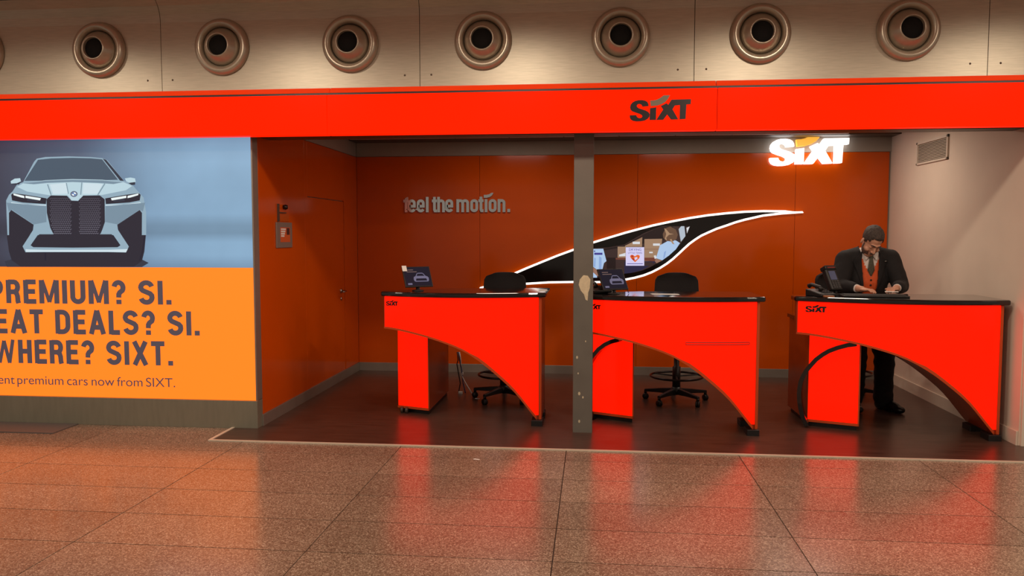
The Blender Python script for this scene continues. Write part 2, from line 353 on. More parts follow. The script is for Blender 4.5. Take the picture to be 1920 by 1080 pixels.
# left wall: panels and the flush door
wl = struct(box('wall_left', XL-.2, XL-.02, 6.345, YB+.2, 0, ZC+.2, BULK), 'orange panelled side wall with a flush door on the left of the stand', 'wall')
DY0, DY1, DZ = 7.50, 8.63, 1.97
for a, b, z0, z1 in ((6.36, 7.42, .10, ZO), (7.42, DY0, .10, ZO), (DY0, DY1, DZ, ZO), (DY1, YB, .10, ZO)):
    box('wall_panel', XL-.03, XL, a+.001, b-.001, z0+.001, z1-.001, ORANGE, wl, .0015)
box('bulkhead', XL-.03, XL-.004, 6.36, YB, ZO+.004, ZC, BULK, wl)
door = struct(box('door_1', XL-.03, XL-.006, DY0+.006, DY1-.006, .10, DZ-.006, ORANGE, None, .002), 'orange flush door set into the left side wall', 'door')
bm = bmesh.new(); lathe(bm, [(.0, 0), (.024, 0), (.026, .008), (.0, .010)], 20, 'x', (XL-.006, 8.50, .985)); from_bm('handle_rose', bm, SATIN, door, True)
bm = bmesh.new(); tube(bm, [(XL, 8.50, .985), (XL+.05, 8.50, .985), (XL+.056, 8.49, .985), (XL+.056, 8.38, .982)], .009, 8); from_bm('door_handle', bm, SATIN, door, True)
bm = bmesh.new(); lathe(bm, [(.0, 0), (.02, 0), (.021, .006), (.0, .008)], 20, 'x', (XL-.006, 8.50, .90)); from_bm('keyhole_plate', bm, SATIN, door, True)
bb = struct(box('baseboard_left', XL-.02, XL+.012, 6.345, YB, 0, .10, ALU, None, .002), 'grey metal baseboard along the orange side wall', 'baseboard')
# right wall, its return to the hall and baseboard
wr = struct(box('wall_right', XR, XR+.3, 6.32, YB+.2, 0, ZC+.2, BEIGE), 'beige painted side wall on the right of the stand', 'wall')
struct(box('wall_front', XR+.01, 6.5, 6.30, 6.5, 0, 2.5, BEIGE), 'pale wall facing the hall at the far right edge', 'wall')
struct(box('baseboard_right', XR-.016, XR, 6.325, YB-.012, 0, .115, BEIGE_BB, None, .004), 'beige baseboard along the right side wall', 'baseboard')
# ceiling of the stand in square tiles
ce = struct(box('ceiling_stand', XL-.1, XR+.1, 6.24, YB+.2, ZC+.012, ZC+.1, CEIL_GRID), 'suspended grey tile ceiling inside the stand', 'ceiling')
bm = bmesh.new(); bbox(bm, -.296, .296, -.296, .296, 0, .014); CM = bpy.data.meshes.new('ceiling_tile'); bmesh.ops.recalc_face_normals(bm, faces=bm.faces); bm.to_mesh(CM); bm.free(); CM.materials.append(CEIL)
for i in range(10):
    for j in range(4):
        x = -2.43 + .6*i; y = 8.54 - .6*j
        if x + .3 > XR + .05: continue
        o = bpy.data.objects.new('ceiling_tile', CM); COL.objects.link(o); o.parent = ce; o.location = (x, y, ZC)
struct(box('ceiling_hall', -9, 9, -7, 6.30, 3.50, 3.6, mat('hall_ceiling', (215, 208, 198), rough=.8)), 'white ceiling of the hall above the metal bulkhead', 'ceiling')
# metal bulkhead above the sign: curved panels
wu = struct(box('wall_upper', -9, 9, 6.42, 6.6, 2.4, 3.55, DARK_TRIM), 'brushed metal bulkhead with air nozzles above the orange sign', 'wall')
def bulk_y(z):                                        # upright below, leaning out towards the hall at the top
    t = max(0, (z-3.315)/.165); return 6.20 - .09*t*t
edges = [-9, -7.66, -5.56, -3.461, -1.351, .743, 2.833, 4.94, 7.0, 9]
for a, b in zip(edges[:-1], edges[1:]):
    bm = bmesh.new(); zs = [2.73 + .75*k/12 for k in range(13)]
    pr = [(bulk_y(z), z) for z in zs] + [(bulk_y(z)+.02, z) for z in zs[::-1]]
    prism(bm, pr, b-a-.005, 'yz', a+.0025); o = from_bm('bulkhead_panel', bm, STEEL, wu)
    for xx in ((a+.09, b-.12) if b-a > 2 else ()):
        bm = bmesh.new(); lathe(bm, [(0, -.004), (.006, -.003), (.008, 0)], 10, 'y', (xx, 6.20, 2.84)); from_bm('rivet', bm, DARK_TRIM, wu, True)

# ================================================================== SIGN OVER THE STAND
YS = 6.10
sg = thing('fascia_sign', 'long backlit orange red sign with black lettering over the stand', 'sign', (0, YS, 2.376))
sg_off = Vector((0, YS, 2.376))
def rel(o, root): 
    o.parent = root; o.matrix_parent_inverse = Matrix.Translation(-Vector(root.location)); return o
for a, b in ((-7.5, -2.066), (-2.066, .905), (.905, 5.2)):
    rel(box('sign_panel', a+.003, b-.003, YS, YS+.09, 2.376, 2.683, SIGN_RED, None, .003), sg)
    bm = bmesh.new(); prism(bm, [(YS+.055, 2.708), (YS+.096, 2.752), (YS+.098, 2.752), (YS+.098, 2.70)], b-a-.006, 'yz', a+.003); rel(from_bm('top_return', bm, SIGN_RETURN, None), sg)
rel(box('sign_back_gap_shade', -7.5, 5.2, YS+.02, YS+.097, 2.382, 2.70, BLACK), sg)  # sign back, coloured black to paint the shadow gap under the top return
for o in list(COL.objects): pass
lx0 = on(1180, 228, 1, YS); lx1 = on(1295, 222, 1, YS)
before = set(COL.objects); logo(None, lx0.x, lx0.z, lx1.x-lx0.x, YS, .006, LOGO_BLACK, LOGO_GREY)
for o in set(COL.objects)-before: rel(o, sg)

# ================================================================== AIR NOZZLES
def nozzle(parent):
    bm = bmesh.new(); pr = []
    for k in range(15):
        a = PI*k/14; pr.append((.186 + .035*math.cos(a), -.010 - .040*math.sin(a)))
    lathe(bm, [(.223, 0)] + pr + [(.151, 0)], 48, 'y'); from_bm('ring', bm, STEEL_RING, parent, True)
    bm = bmesh.new(); lathe(bm, [(.150, .0), (.147, -.018), (.136, -.038), (.116, -.066), (.096, -.092), (.090, -.098), (.084, -.099), (.080, -.092), (.076, 0), (.076, .0)], 48, 'y', close=False)
    from_bm('nozzle', bm, STEEL_RING, parent, True)
    bm = bmesh.new(); lathe(bm, [(.0, -.07), (.079, -.07), (.079, -.05), (0, -.05)], 40, 'y'); from_bm('throat', bm, BLACK_HOLE, parent, True)
NX = [-5.03, -3.98, -2.945, -1.9, -.853, .194, 1.222, 2.272, 3.32]
ords = ['leftmost, cut off by the photo edge', 'first whole one from the left', 'second from the left, above the poster edge', 'third from the left', 'middle one, left of the column', 'above the black logo, right of the column', 'second from the right', 'rightmost, above the beige wall', '']
proto = thing('air_nozzle', 'round steel air nozzle, ' + ords[0], 'air nozzle', (NX[0], 6.195, 3.088), 0, 'air nozzles on the metal bulkhead'); nozzle(proto)
for x, t in zip(NX[1:8], ords[1:8]):
    c = copy_tree(proto); c.location = (x, 6.195, 3.088); c['label'] = 'round steel air nozzle, ' + t

# ================================================================== BACKLIT ADVERTISEMENT
ad = thing('advertising_lightbox', 'large backlit advertisement showing a car above orange slogan field', 'lightbox', (-4.4, YF, 0))
PX0, PX1, PZ0, PZM, PZ1 = -6.4, -2.752, .236, 1.330, 2.50
A_ORANGE = mat('lit_orange_print', (120, 60, 10), rough=.3, emit=(1.5, .245, .016), es=1)
rel(box('picture_panel', PX0, PX1-.008, YF, YF+.05, PZM+.002, PZ1, poster_sky()), ad)
rel(box('slogan_panel', PX0, PX1-.008, YF, YF+.05, PZ0, PZM-.001, A_ORANGE), ad)
rel(box('frame_side', PX1-.006, PX1+.006, YF-.004, YF+.10, PZ0, PZ1, ALU, None, .002), ad)
rel(box('plinth', PX0, PX1+.006, YF-.006, YF+.10, .0, PZ0-.004, STEEL_PLINTH, None, .002), ad)
rel(box('backing', PX0, PX1, YF+.05, YF+.10, PZ0, PZ1, DARK_TRIM), ad)
C_BODY = glow('print_body', (146, 172, 188)); C_HOOD = glow('print_hood', (186, 212, 222)); C_GLASS = glow('print_glass', (74, 90, 106)); C_DARK = glow('print_dark', (42, 40, 52))
C_LINE = glow('print_crease', (128, 152, 166)); C_LIGHT = glow('print_lamp', (236, 246, 246)); C_WIRE = glow('print_wire', (118, 114, 128)); C_SHADE = glow('print_shade', (50, 54, 68))
C_BLUE = glow('print_blue', (70, 110, 175)); C_RING = glow('print_ring', (96, 104, 128)); C_HI = glow('print_highlight', (206, 224, 232)); C_MID = glow('print_mid', (120, 143, 160))
car_mats = [C_BODY, C_HOOD, C_GLASS, C_DARK, C_LINE, C_LIGHT, C_WIRE, C_SHADE, C_BLUE, C_RING, C_HI, C_MID]
CB = bmesh.new(); layer = [0]
def cpt(a, b, d): 
    p = on(a/4.697, 280 + b/4.697, 1, YF); return (p.x, YF - d, p.z)
def flat(pts, mi, mirror=False):
    for mm in ((0, 1) if mirror else (0,)):
        layer[0] += 1; d = .0006 + layer[0]*.00008
        P = [((1340-a if mm else a), b) for a, b in pts]
        f = CB.faces.new([CB.verts.new(cpt(a, b, d)) for a, b in P]); f.material_index = car_mats.index(mi)
def line(pts, w, mi, mirror=False):
    for (a0, b0), (a1, b1) in zip(pts[:-1], pts[1:]):
        L = math.hypot(a1-a0, b1-b0); nx, ny = -(b1-b0)/L*w/2, (a1-a0)/L*w/2
        flat([(a0+nx, b0+ny), (a1+nx, b1+ny), (a1-nx, b1-ny), (a0-nx, b0-ny)], mi, mirror)
flat([(40,985),(140,960),(1230,960),(1310,1000),(1250,1036),(60,1036)], C_SHADE)
flat([(65,755),(1285,755),(1272,900),(1250,985),(1180,1032),(180,1032),(110,980),(85,900)], C_DARK)
flat([(55,450),(80,400),(112,370),(150,310),(205,288),(300,110),(325,82),(400,68),(600,62),(800,68),(905,78),(945,95),(1090,275),(1165,312),(1215,370),(1265,425),(1288,560),(1288,755),(66,755),(58,560)], C_BODY)
flat([(215,278),(335,92),(450,80),(640,75),(800,79),(900,88),(1040,268),(900,272),(640,266),(400,276)], C_GLASS)
flat([(905,82),(935,92),(1092,278),(1058,276)], C_SHADE)
flat([(95,280),(130,258),(178,254),(186,282),(150,298),(98,302)], C_HOOD); flat([(1100,256),(1150,248),(1190,256),(1196,290),(1150,302),(1112,282)], C_HOOD)
flat([(150,298),(186,282),(170,310),(100,312)], C_SHADE); flat([(1130,296),(1192,288),(1190,312),(1160,315)], C_SHADE)
flat([(205,300),(400,272),(640,262),(900,268),(1085,288),(1165,322),(1110,360),(900,402),(735,405),(690,450),(630,450),(600,408),(440,405),(240,372),(150,330)], C_HOOD)
flat([(205,300),(400,276),(640,268),(900,273),(1085,290),(1000,306),(860,296),(640,288),(420,296),(300,308)], C_MID)
flat([(440,310),(580,296),(600,390),(470,395)], C_HI); flat([(735,296),(905,306),(860,392),(730,392)], C_HI)
line([(420,308),(452,402)], 10, C_LINE); line([(585,296),(604,392)], 8, C_LINE); line([(722,292),(712,400)], 9, C_LINE); line([(925,302),(862,402)], 10, C_LINE)
flat([(100,400),(118,386),(240,402),(412,432),(406,482),(200,468),(108,450)], C_DARK, True)
flat([(118,388),(215,410),(216,430),(188,424),(122,404)], C_LIGHT, True); flat([(226,408),(362,430),(354,450),(226,428)], C_LIGHT, True)
flat([(240,430),(345,450),(335,464),(240,456)], C_SHADE, True)
line([(100,470),(250,490),(410,492)], 8, C_HI, True)
flat([(60,470),(410,500),(412,640),(300,662),(108,532),(80,548)], C_MID, True)
flat([(412,440),(450,406),(590,408),(632,452),(690,455),(735,408),(880,406),(924,440),(926,640),(892,740),(860,762),(480,762),(445,690),(415,560)], C_DARK)
for side in (0, 1):
    x0, x1 = ((452, 636), (708, 892))[side]
    for r in range(18):
        y = 430 + r*18
        for k in range(10):
            xa = x0 + k*18.4 + (9.2 if r % 2 else 0); 
            if xa + 9 > x1: continue
            lim = max(0, (y-640)*.28); e = (xa - x0) if side == 0 else (x1 - xa)
            if e < lim: continue
            layer[0] = 78
            line([(xa-8, y), (xa, y+9), (xa+8, y)], 1.6 + 2.2*(y-430)/320, C_WIRE)
layer[0] = 90
flat([(85,560),(105,534),(302,664),(296,712),(205,852),(228,906),(400,912),(400,980),(110,980),(85,900),(66,760),(86,755)], C_DARK, True)
flat([(302,682),(345,690),(430,700),(450,745),(345,745),(275,845),(300,862),(640,866),(1040,862),(1066,845),(996,745),(890,745),(910,700),(995,690),(1038,682),(1046,712),(1140,856),(1115,908),(960,905),(400,905),(230,906),(205,854),(296,714)], C_BODY)
flat([(352,748),(988,748),(1060,840),(1040,856),(640,862),(300,858),(280,845)], C_DARK)
flat([(230,880),(400,885),(960,884),(1130,878),(1115,906),(960,903),(400,903),(235,904)], C_HI)
flat([(657+32*math.cos(k*PI/12), 394+26*math.sin(k*PI/12)) for k in range(24)], C_RING)
flat([(657+20*math.cos(k*PI/12), 394+16*math.sin(k*PI/12)) for k in range(24)], C_LIGHT)
for a0 in (0, 180): flat([(657, 394)] + [(657+19*math.cos(math.radians(a0+15*k)), 394+15*math.sin(math.radians(a0+15*k))) for k in range(7)], C_BLUE)
car = from_bm('printed_car', CB, None, None); 
for mm in car_mats: car.data.materials.append(mm)
rel(car, ad); car['label'] = 'pale silver car seen from the front in the picture'
TXT = mat('slogan_print', (64, 60, 70), rough=.5, emit=lin((66, 58, 66)), es=1.0)
def caps_line(s, xr_px, ytop, ybot, K):
    top = on(xr_px, ytop, 1, YF); bot = on(xr_px, ybot, 1, YF); H = top.z - bot.z; gap = .135
    x = top.x - text_width(s, CAPS, gap)*H*K + .02*H
    for word in s.split(' '):
        bm = bmesh.new()
        for ch in word:
            w, st = CAPS[ch]
            for ki, pts in enumerate(st): stroke(bm, pts, T*(.74 if ch in 'MW' and len(pts) == 2 and pts[0][0] != pts[1][0] else 1), 0, .001 + .0002*ki, lambda p, e, x=x: (x + p.x*H*K, YF - .0008 - e, bot.z + p.y*H))
            x += (w + gap)*H*K
        x += (CAPS[' '][0] + gap)*H*K; o = rel(from_bm('slogan_word', bm, TXT), ad)
caps_line('PREMIUM? SI.', 320, 526.5, 571.3, 1.078); caps_line('GREAT DEALS? SI.', 373, 584, 629.2, 1.035); caps_line('WHERE? SIXT.', 323, 641, 685.6, 1.02)
def font_text(s, size, m, name):
    c = bpy.data.curves.new(name, 'FONT'); c.body = s; c.size = size; c.align_x = 'RIGHT'; c.extrude = .0004
    o = bpy.data.objects.new(name, c); COL.objects.link(o); bpy.context.view_layer.update(); me = evaluated(o); bpy.data.objects.remove(o); bpy.data.curves.remove(c)
    me.materials.clear(); me.name = name; return link(name, me, m)
p0 = on(330, 726, 1, YF); xx = p0.x
for word in 'Rent premium cars now from SIXT.'.split(' ')[::-1]:
    o = font_text(word, .110, TXT, 'small_print_word'); o.rotation_euler = (PI/2, 0, 0); o.scale = (1.08, 1, 1); o.location = (xx, YF-.001, p0.z)
    xs = [v.co.x for v in o.data.vertices]; xx -= (max(xs)-min(xs))*1.08 + .030; rel(o, ad)
# floor plate at the poster's foot
tag(poly('floor_plate', [(-6.2, 5.93), (-4.32, 5.93), (-4.32, 6.25), (-6.2, 6.25)], .008, MAT_GREY, None, 'xy', 0), 'flat grey plate on the floor at the foot of the advertisement', 'floor plate')

# ================================================================== COLUMN
cl = thing('column', 'square grey painted column with chipped plaster in front of the stand', 'column', (-.078, 6.46, 0))
rel(box('shaft', -.157, 0.0, 6.385, 6.50, 0, 2.66, GREY_PAINT, None, .004), cl)
chip = [(1095,516),(1103,517),(1108,524),(1107,540),(1104,548),(1103,564),(1099,562),(1096,552),(1090,545),(1086,534),(1088,524)]
rel(poly('chipped_patch', [(lambda P: (P.x, P.z))(on(a-1, b, 1, 6.385)) for a, b in chip], -.002, PLASTER, None, 'xz', 6.3852), cl)
for a, b, r in ((1082, 670, 2), (1086, 738, 2.4), (1093, 745, 1.6), (1086, 790, 2), (1084, 700, 1.2), (1098, 640, 1.2)):
    P = on(a, b, 1, 6.385); s = r*.0043
    rel(poly('chipped_patch', [(P.x + s*math.cos(k*PI/3+a), P.z + 1.5*s*math.sin(k*PI/3+a)) for k in range(6)], -.0015, PLASTER, None, 'xz', 6.3852), cl)

# ================================================================== BACK WALL FITTINGS
# mirror lettering
lt = thing('wall_lettering', 'polished metal lettering reading feel the motion on the orange wall', 'lettering', (-1.57, YB, 1.86))
xh = .148; zb = 1.859
starts = {0: ('f', 757), 1: ('e', 765), 2: ('e', 781.8), 3: ('l', 798.8), 4: ('t', 810.5), 5: ('h', 820), 6: ('e', 835), 7: ('m', 855.8), 8: ('o', 881.8), 9: ('t', 897.5), 10: ('i', 908.8), 11: ('o', 916.2), 12: ('n', 933), 13: ('.', 951.2)}
for k in sorted(starts):
    ch, px = starts[k]; X = on(px, 390, 1, YB).x; w, hh, st = LOWER[ch]; bm = bmesh.new()
    for ki, pts in enumerate(st): stroke(bm, pts, t2, 0, .015 + .0008*ki, lambda p, e: (X + p.x*xh, YB - .004 - e, zb + p.y*xh))
    rel(from_bm('letter', bm, CHROME), lt)
X = on(908, 390, 1, YB).x
rel(poly('letter_swoosh', [(X+a*xh, zb+b*xh) for a, b in ((-.02,1.1),(.2,1.1),(.45,1.16),(.62,1.28),(.74,1.48),(.56,1.48),(.42,1.38),(.2,1.33),(-.02,1.33))], -.015, CHROME, None, 'xz', YB-.004), lt)
# lit logo
ls = thing('lit_logo_sign', 'glowing white raised logo sign at the top of the back wall', 'sign', (2.35, YB, 2.35))
p0 = on(1442, 311, 1, YB-.06); p1 = on(1591, 300, 1, YB-.06)
before = set(COL.objects); logo(None, p0.x, p0.z, p1.x-p0.x, YB-.015, .06, LIT_WHITE, LIT_ORANGE, None, .004)
for o in set(COL.objects)-before: rel(o, ls)
# wing-shaped display
wg = thing('wing_display', 'black wing shaped wall display outlined in white light', 'display', (.5, YB, 1.0))
UP = [(900,539.5),(928,529),(957,516),(987,503),(1017.5,490.5),(1046,479),(1076,468),(1111,455),(1142,445.5),(1172,436.5),(1198,429.5),(1223.7,422.8),(1258,415.5),(1292.5,409),(1326,403.8),(1361,400),(1395,397.2),(1430,396),(1470,396.4),(1504,397.8)]
LO = [(1464,400.4),(1430,404.3),(1395.6,412),(1378,417),(1361,423),(1343,429),(1327,436),(1314,442),(1303,449),(1292,457),(1282,466),(1272,475.5),(1261.6,485),(1250,494),(1237.5,502),(1222,510),(1206.6,516),(1190,520.5),(1172,524),(1155,526.8),(1136,528.2),(1111,528.8),(1076,528.4),(1028,529.2),(986.6,531.8),(940,536)]
def BW(P, y=YB): return [(lambda q: (q.x, q.z))(on(a, b, 1, y)) for a, b in P]
rel(poly('wing_panel', BW(UP+LO), -.03, WING_BLACK, None, 'xz', YB), wg)
bm = bmesh.new(); tube(bm, [(a, YB-.03, b) for a, b in BW(UP+LO)], .0115, 8, True); rel(from_bm('light_line', bm, NEON, None, True), wg)
SCR = [(1076,521.4),(1112,520.8),(1140,519.5),(1171,513.2),(1190,510.5),(1204,507.2),(1218,501.5),(1230,494.6),(1240,489),(1249,483),(1258,475.5),(1267,467),(1275,458.5),(1281.5,449),(1288,437),(1293,424.6),(1241,424),(1224,430),(1207.6,437),(1190,447),(1171,458.5),(1140,464),(1112,465.5),(1076,472)]
S_BG = glow('screen_dark', (58, 42, 40)); S_BOX = glow('screen_carton', (158, 126, 100)); S_BOX2 = glow('screen_carton_shade', (132, 98, 78)); S_LAB = glow('screen_label', (214, 216, 220)); S_SHIRT = glow('screen_shirt', (172, 198, 230)); S_SHIRT2 = glow('screen_shirt_fold', (140, 168, 214))
S_HAIR = glow('screen_hair', (104, 76, 58)); S_HAIR2 = glow('screen_hair_light', (168, 134, 104)); S_SKIN = glow('screen_skin', (150, 110, 92)); S_SIGN = glow('screen_notice', (212, 206, 240)); S_INK = glow('screen_ink', (66, 62, 140)); S_HEART = glow('screen_heart', (226, 104, 40)); S_RED = glow('screen_red', (176, 52, 40))
S_TAB = glow('screen_table', (112, 60, 46)); S_NAVY = glow('screen_navy', (40, 38, 66)); S_DOOR = glow('screen_door', (176, 188, 200)); S_TILE = glow('screen_deep', (34, 24, 24))
sm = [S_BG, S_BOX, S_BOX2, S_LAB, S_SHIRT, S_SHIRT2, S_HAIR, S_HAIR2, S_SKIN, S_SIGN, S_INK, S_HEART, S_RED, S_TAB, S_NAVY, S_DOOR, S_TILE]
SB = bmesh.new(); sl = [0]
def sflat(pts, mi, raw=False):
    sl[0] += 1; y = YB - .0312 - sl[0]*.0001
    P = pts if raw else [(1100 + a/7.714, 400 + b/7.714) for a, b in pts]
    f = SB.faces.new([SB.verts.new((a, y, b)) for a, b in BW(P, YB-.03)]); f.material_index = sm.index(mi)
def rect(a, b, c, d): return [(a, b), (c, b), (c, d), (a, d)]
sflat(SCR, S_BG, True)
sflat([(1076,473),(1140,465),(1171,460),(1205,440),(1228,429.5),(1240,425),(1262,425),(1262,446),(1180,462),(1130,470),(1076,478)], S_TILE, True)
sflat([(555,468),(805,345),(800,484),(555,484)], S_BOX); sflat(rect(665, 410, 770, 445), S_LAB)
sflat(rect(448, 482, 566, 642), S_BOX); sflat([(470,598),(560,572),(560,620),(470,622)], S_LAB)
sflat([(835,372),(1092,368),(1080,480),(1010,690),(835,690)], S_BOX); sflat(rect(835, 514, 1066, 522), S_BOX2); sflat(rect(960, 436, 1060, 468), S_LAB); sflat(rect(905, 556, 955, 576), S_LAB)
sflat([(400,645),(1004,640),(1000,694),(560,672),(400,668)], S_TAB); sflat([(545,700),(1000,696),(960,730),(800,820),(640,862),(545,872)], S_NAVY)
sflat(rect(290, 640, 420, 900), S_TILE); sflat(rect(800, 705, 960, 760), S_BG)
sflat([(90,515),(240,512),(262,600),(286,690),(250,720),(215,866),(90,770)], S_SHIRT); sflat([(180,620),(215,640),(215,850),(175,820)], S_SHIRT2); sflat([(110,640),(130,650),(125,780),(100,770)], S_SHIRT2); sflat(rect(110, 570, 228, 600), S_INK); sflat(rect(104, 540, 124, 556), S_INK)
sflat([(90,775),(210,866),(240,870),(236,908),(150,906),(90,880)], S_SKIN); sflat([(90,850),(150,906),(150,930),(90,930)], S_SHIRT)
sflat([(1330,228),(1366,186),(1412,186),(1428,330),(1362,412)], S_DOOR); sflat([(1440,210),(1490,190),(1450,290)], S_LAB); sflat([(1412,186),(1440,186),(1450,290),(1430,320)], S_TILE)
sflat([(1060,462),(1200,385),(1290,392),(1350,430),(1290,520),(1190,610),(1092,680),(1002,648)], S_SHIRT); sflat([(1120,560),(1150,540),(1130,640),(1105,660)], S_SHIRT2)
sflat([(1002,652),(1090,684),(1010,722),(985,690)], S_SKIN); sflat([(970,612),(1000,606),(1010,648),(985,660)], S_LAB)
sflat([(1100,300),(1140,215),(1210,190),(1290,236),(1318,310),(1300,370),(1240,410),(1160,400),(1110,360)], S_HAIR)
sflat([(1120,215),(1150,230),(1200,290),(1260,300),(1190,310),(1150,350),(1160,400),(1130,370),(1150,300)], S_HAIR2); sflat([(1200,380),(1225,370),(1270,450),(1240,440)], S_HAIR2)
sflat(rect(565, 490, 832, 757), S_SIGN)
sflat([(700,706),(640,650),(626,620),(640,602),(668,600),(698,622),(728,600),(756,602),(770,622),(758,652)], S_HEART); sflat([(660,640),(690,660),(684,690),(655,664)], S_RED); sflat([(690,640),(730,630),(735,655),(700,680)], S_SIGN); sflat([(640,610),(668,606),(680,630),(650,640)], S_RED)
sflat(rect(585, 724, 812, 733), S_INK)
scr = from_bm('screen', SB, None); 
for x in sm: scr.data.materials.append(x)
rel(scr, wg); scr['label'] = 'lit screen showing cartons, people in pale blue shirts and a notice'
for s, a, b, sz in (('DRYING', 700, 541, .038), ('LITTLE TEARS', 700, 583, .026)):
    P = on(1100+a/7.714, 400+b/7.714, 1, YB-.03); o = font_text(s, sz, S_INK, 'notice_text'); o.rotation_euler = (PI/2, 0, 0)
    xs = [v.co.x for v in o.data.vertices]; o.location = (P.x - (max(xs)+min(xs))/2, YB-.037-.002, P.z); rel(o, wg)
# small holder on the left wall
hd = thing('notice_holder', 'grey notice holder with an orange leaflet on the side wall', 'notice holder', (XL, 6.88, 1.6))
rel(box('backplate', XL, XL+.012, 6.70, 7.06, 1.485, 1.71, mat('grey_plastic', (128, 112, 104), rough=.5), None, .004), hd)
rel(box('leaflet', XL+.012, XL+.014, 6.78, 7.0, 1.535, 1.665, mat('orange_leaflet', (214, 92, 34), rough=.6)), hd)
for k in range(4): rel(box('printed_line', XL+.014, XL+.0146, 6.79, 6.90-.012*k, 1.642-.02*k, 1.656-.02*k, PAPER), hd)
rel(box('printed_code', XL+.014, XL+.0146, 6.92, 6.985, 1.60, 1.66, mat('leaflet_dark', (70, 30, 26), rough=.6)), hd)
br = thing('wall_bracket', 'small dark bracket with round knob above the notice holder', 'bracket', (XL, 6.85, 1.8))
rel(box('upright', XL, XL+.015, 6.745, 6.765, 1.715, 1.87, DARK_TRIM), br); rel(box('arm', XL, XL+.012, 6.765, 6.93, 1.79, 1.80, DARK_TRIM), br)
rel(box('clear_plate', XL, XL+.006, 6.77, 7.0, 1.72, 1.785, mat('amber_plate', (190, 84, 20), rough=.2)), br)
bm = bmesh.new(); lathe(bm, [(.0, .04), (.018, .036), (.024, .02), (.02, 0)], 16, 'x', (XL, 6.89, 1.845)); rel(from_bm('knob', bm, mat('dark_knob', (50, 34, 30), rough=.2, metal=.6), None, True), br)
# grille on the right wall
gr = thing('air_grille', 'beige louvred air grille high on the right wall', 'air grille', (XR, 8.06, 2.4))
gy0, gy1, gz0, gz1 = 7.70, 8.41, 2.29, 2.515
for a, b, c, d in ((gy0, gy1, gz0, gz0+.02), (gy0, gy1, gz1-.025, gz1), (gy0, gy0+.025, gz0, gz1), (gy1-.025, gy1, gz0, gz1)): rel(box('frame_bar', XR-.016, XR, a, b, c, d, BEIGE_BB, None, .002), gr)
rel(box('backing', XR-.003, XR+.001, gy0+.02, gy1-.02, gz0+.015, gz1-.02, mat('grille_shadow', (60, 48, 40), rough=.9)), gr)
for k in range(12):
    z = gz0 + .026 + k*.0145; bm = bmesh.new(); prism(bm, [(XR-.014, z), (XR-.003, z+.008), (XR-.003, z+.0105), (XR-.014, z+.0025)], gy1-gy0-.05, 'xz', gy0+.025); rel(from_bm('louvre', bm, BEIGE_BB), gr)
# ceiling sensor
sn = thing('ceiling_sensor', 'small white sensor box on the stand ceiling', 'sensor', (.49, 8.0, ZC))
rel(box('housing', .45, .535, 7.96, 8.04, ZC-.05, ZC, WHITE_PL, None, .008), sn)
for x in (.465, .50): rel(box('slot', x, x+.02, 7.957, 7.961, ZC-.036, ZC-.028, BLACK), sn)

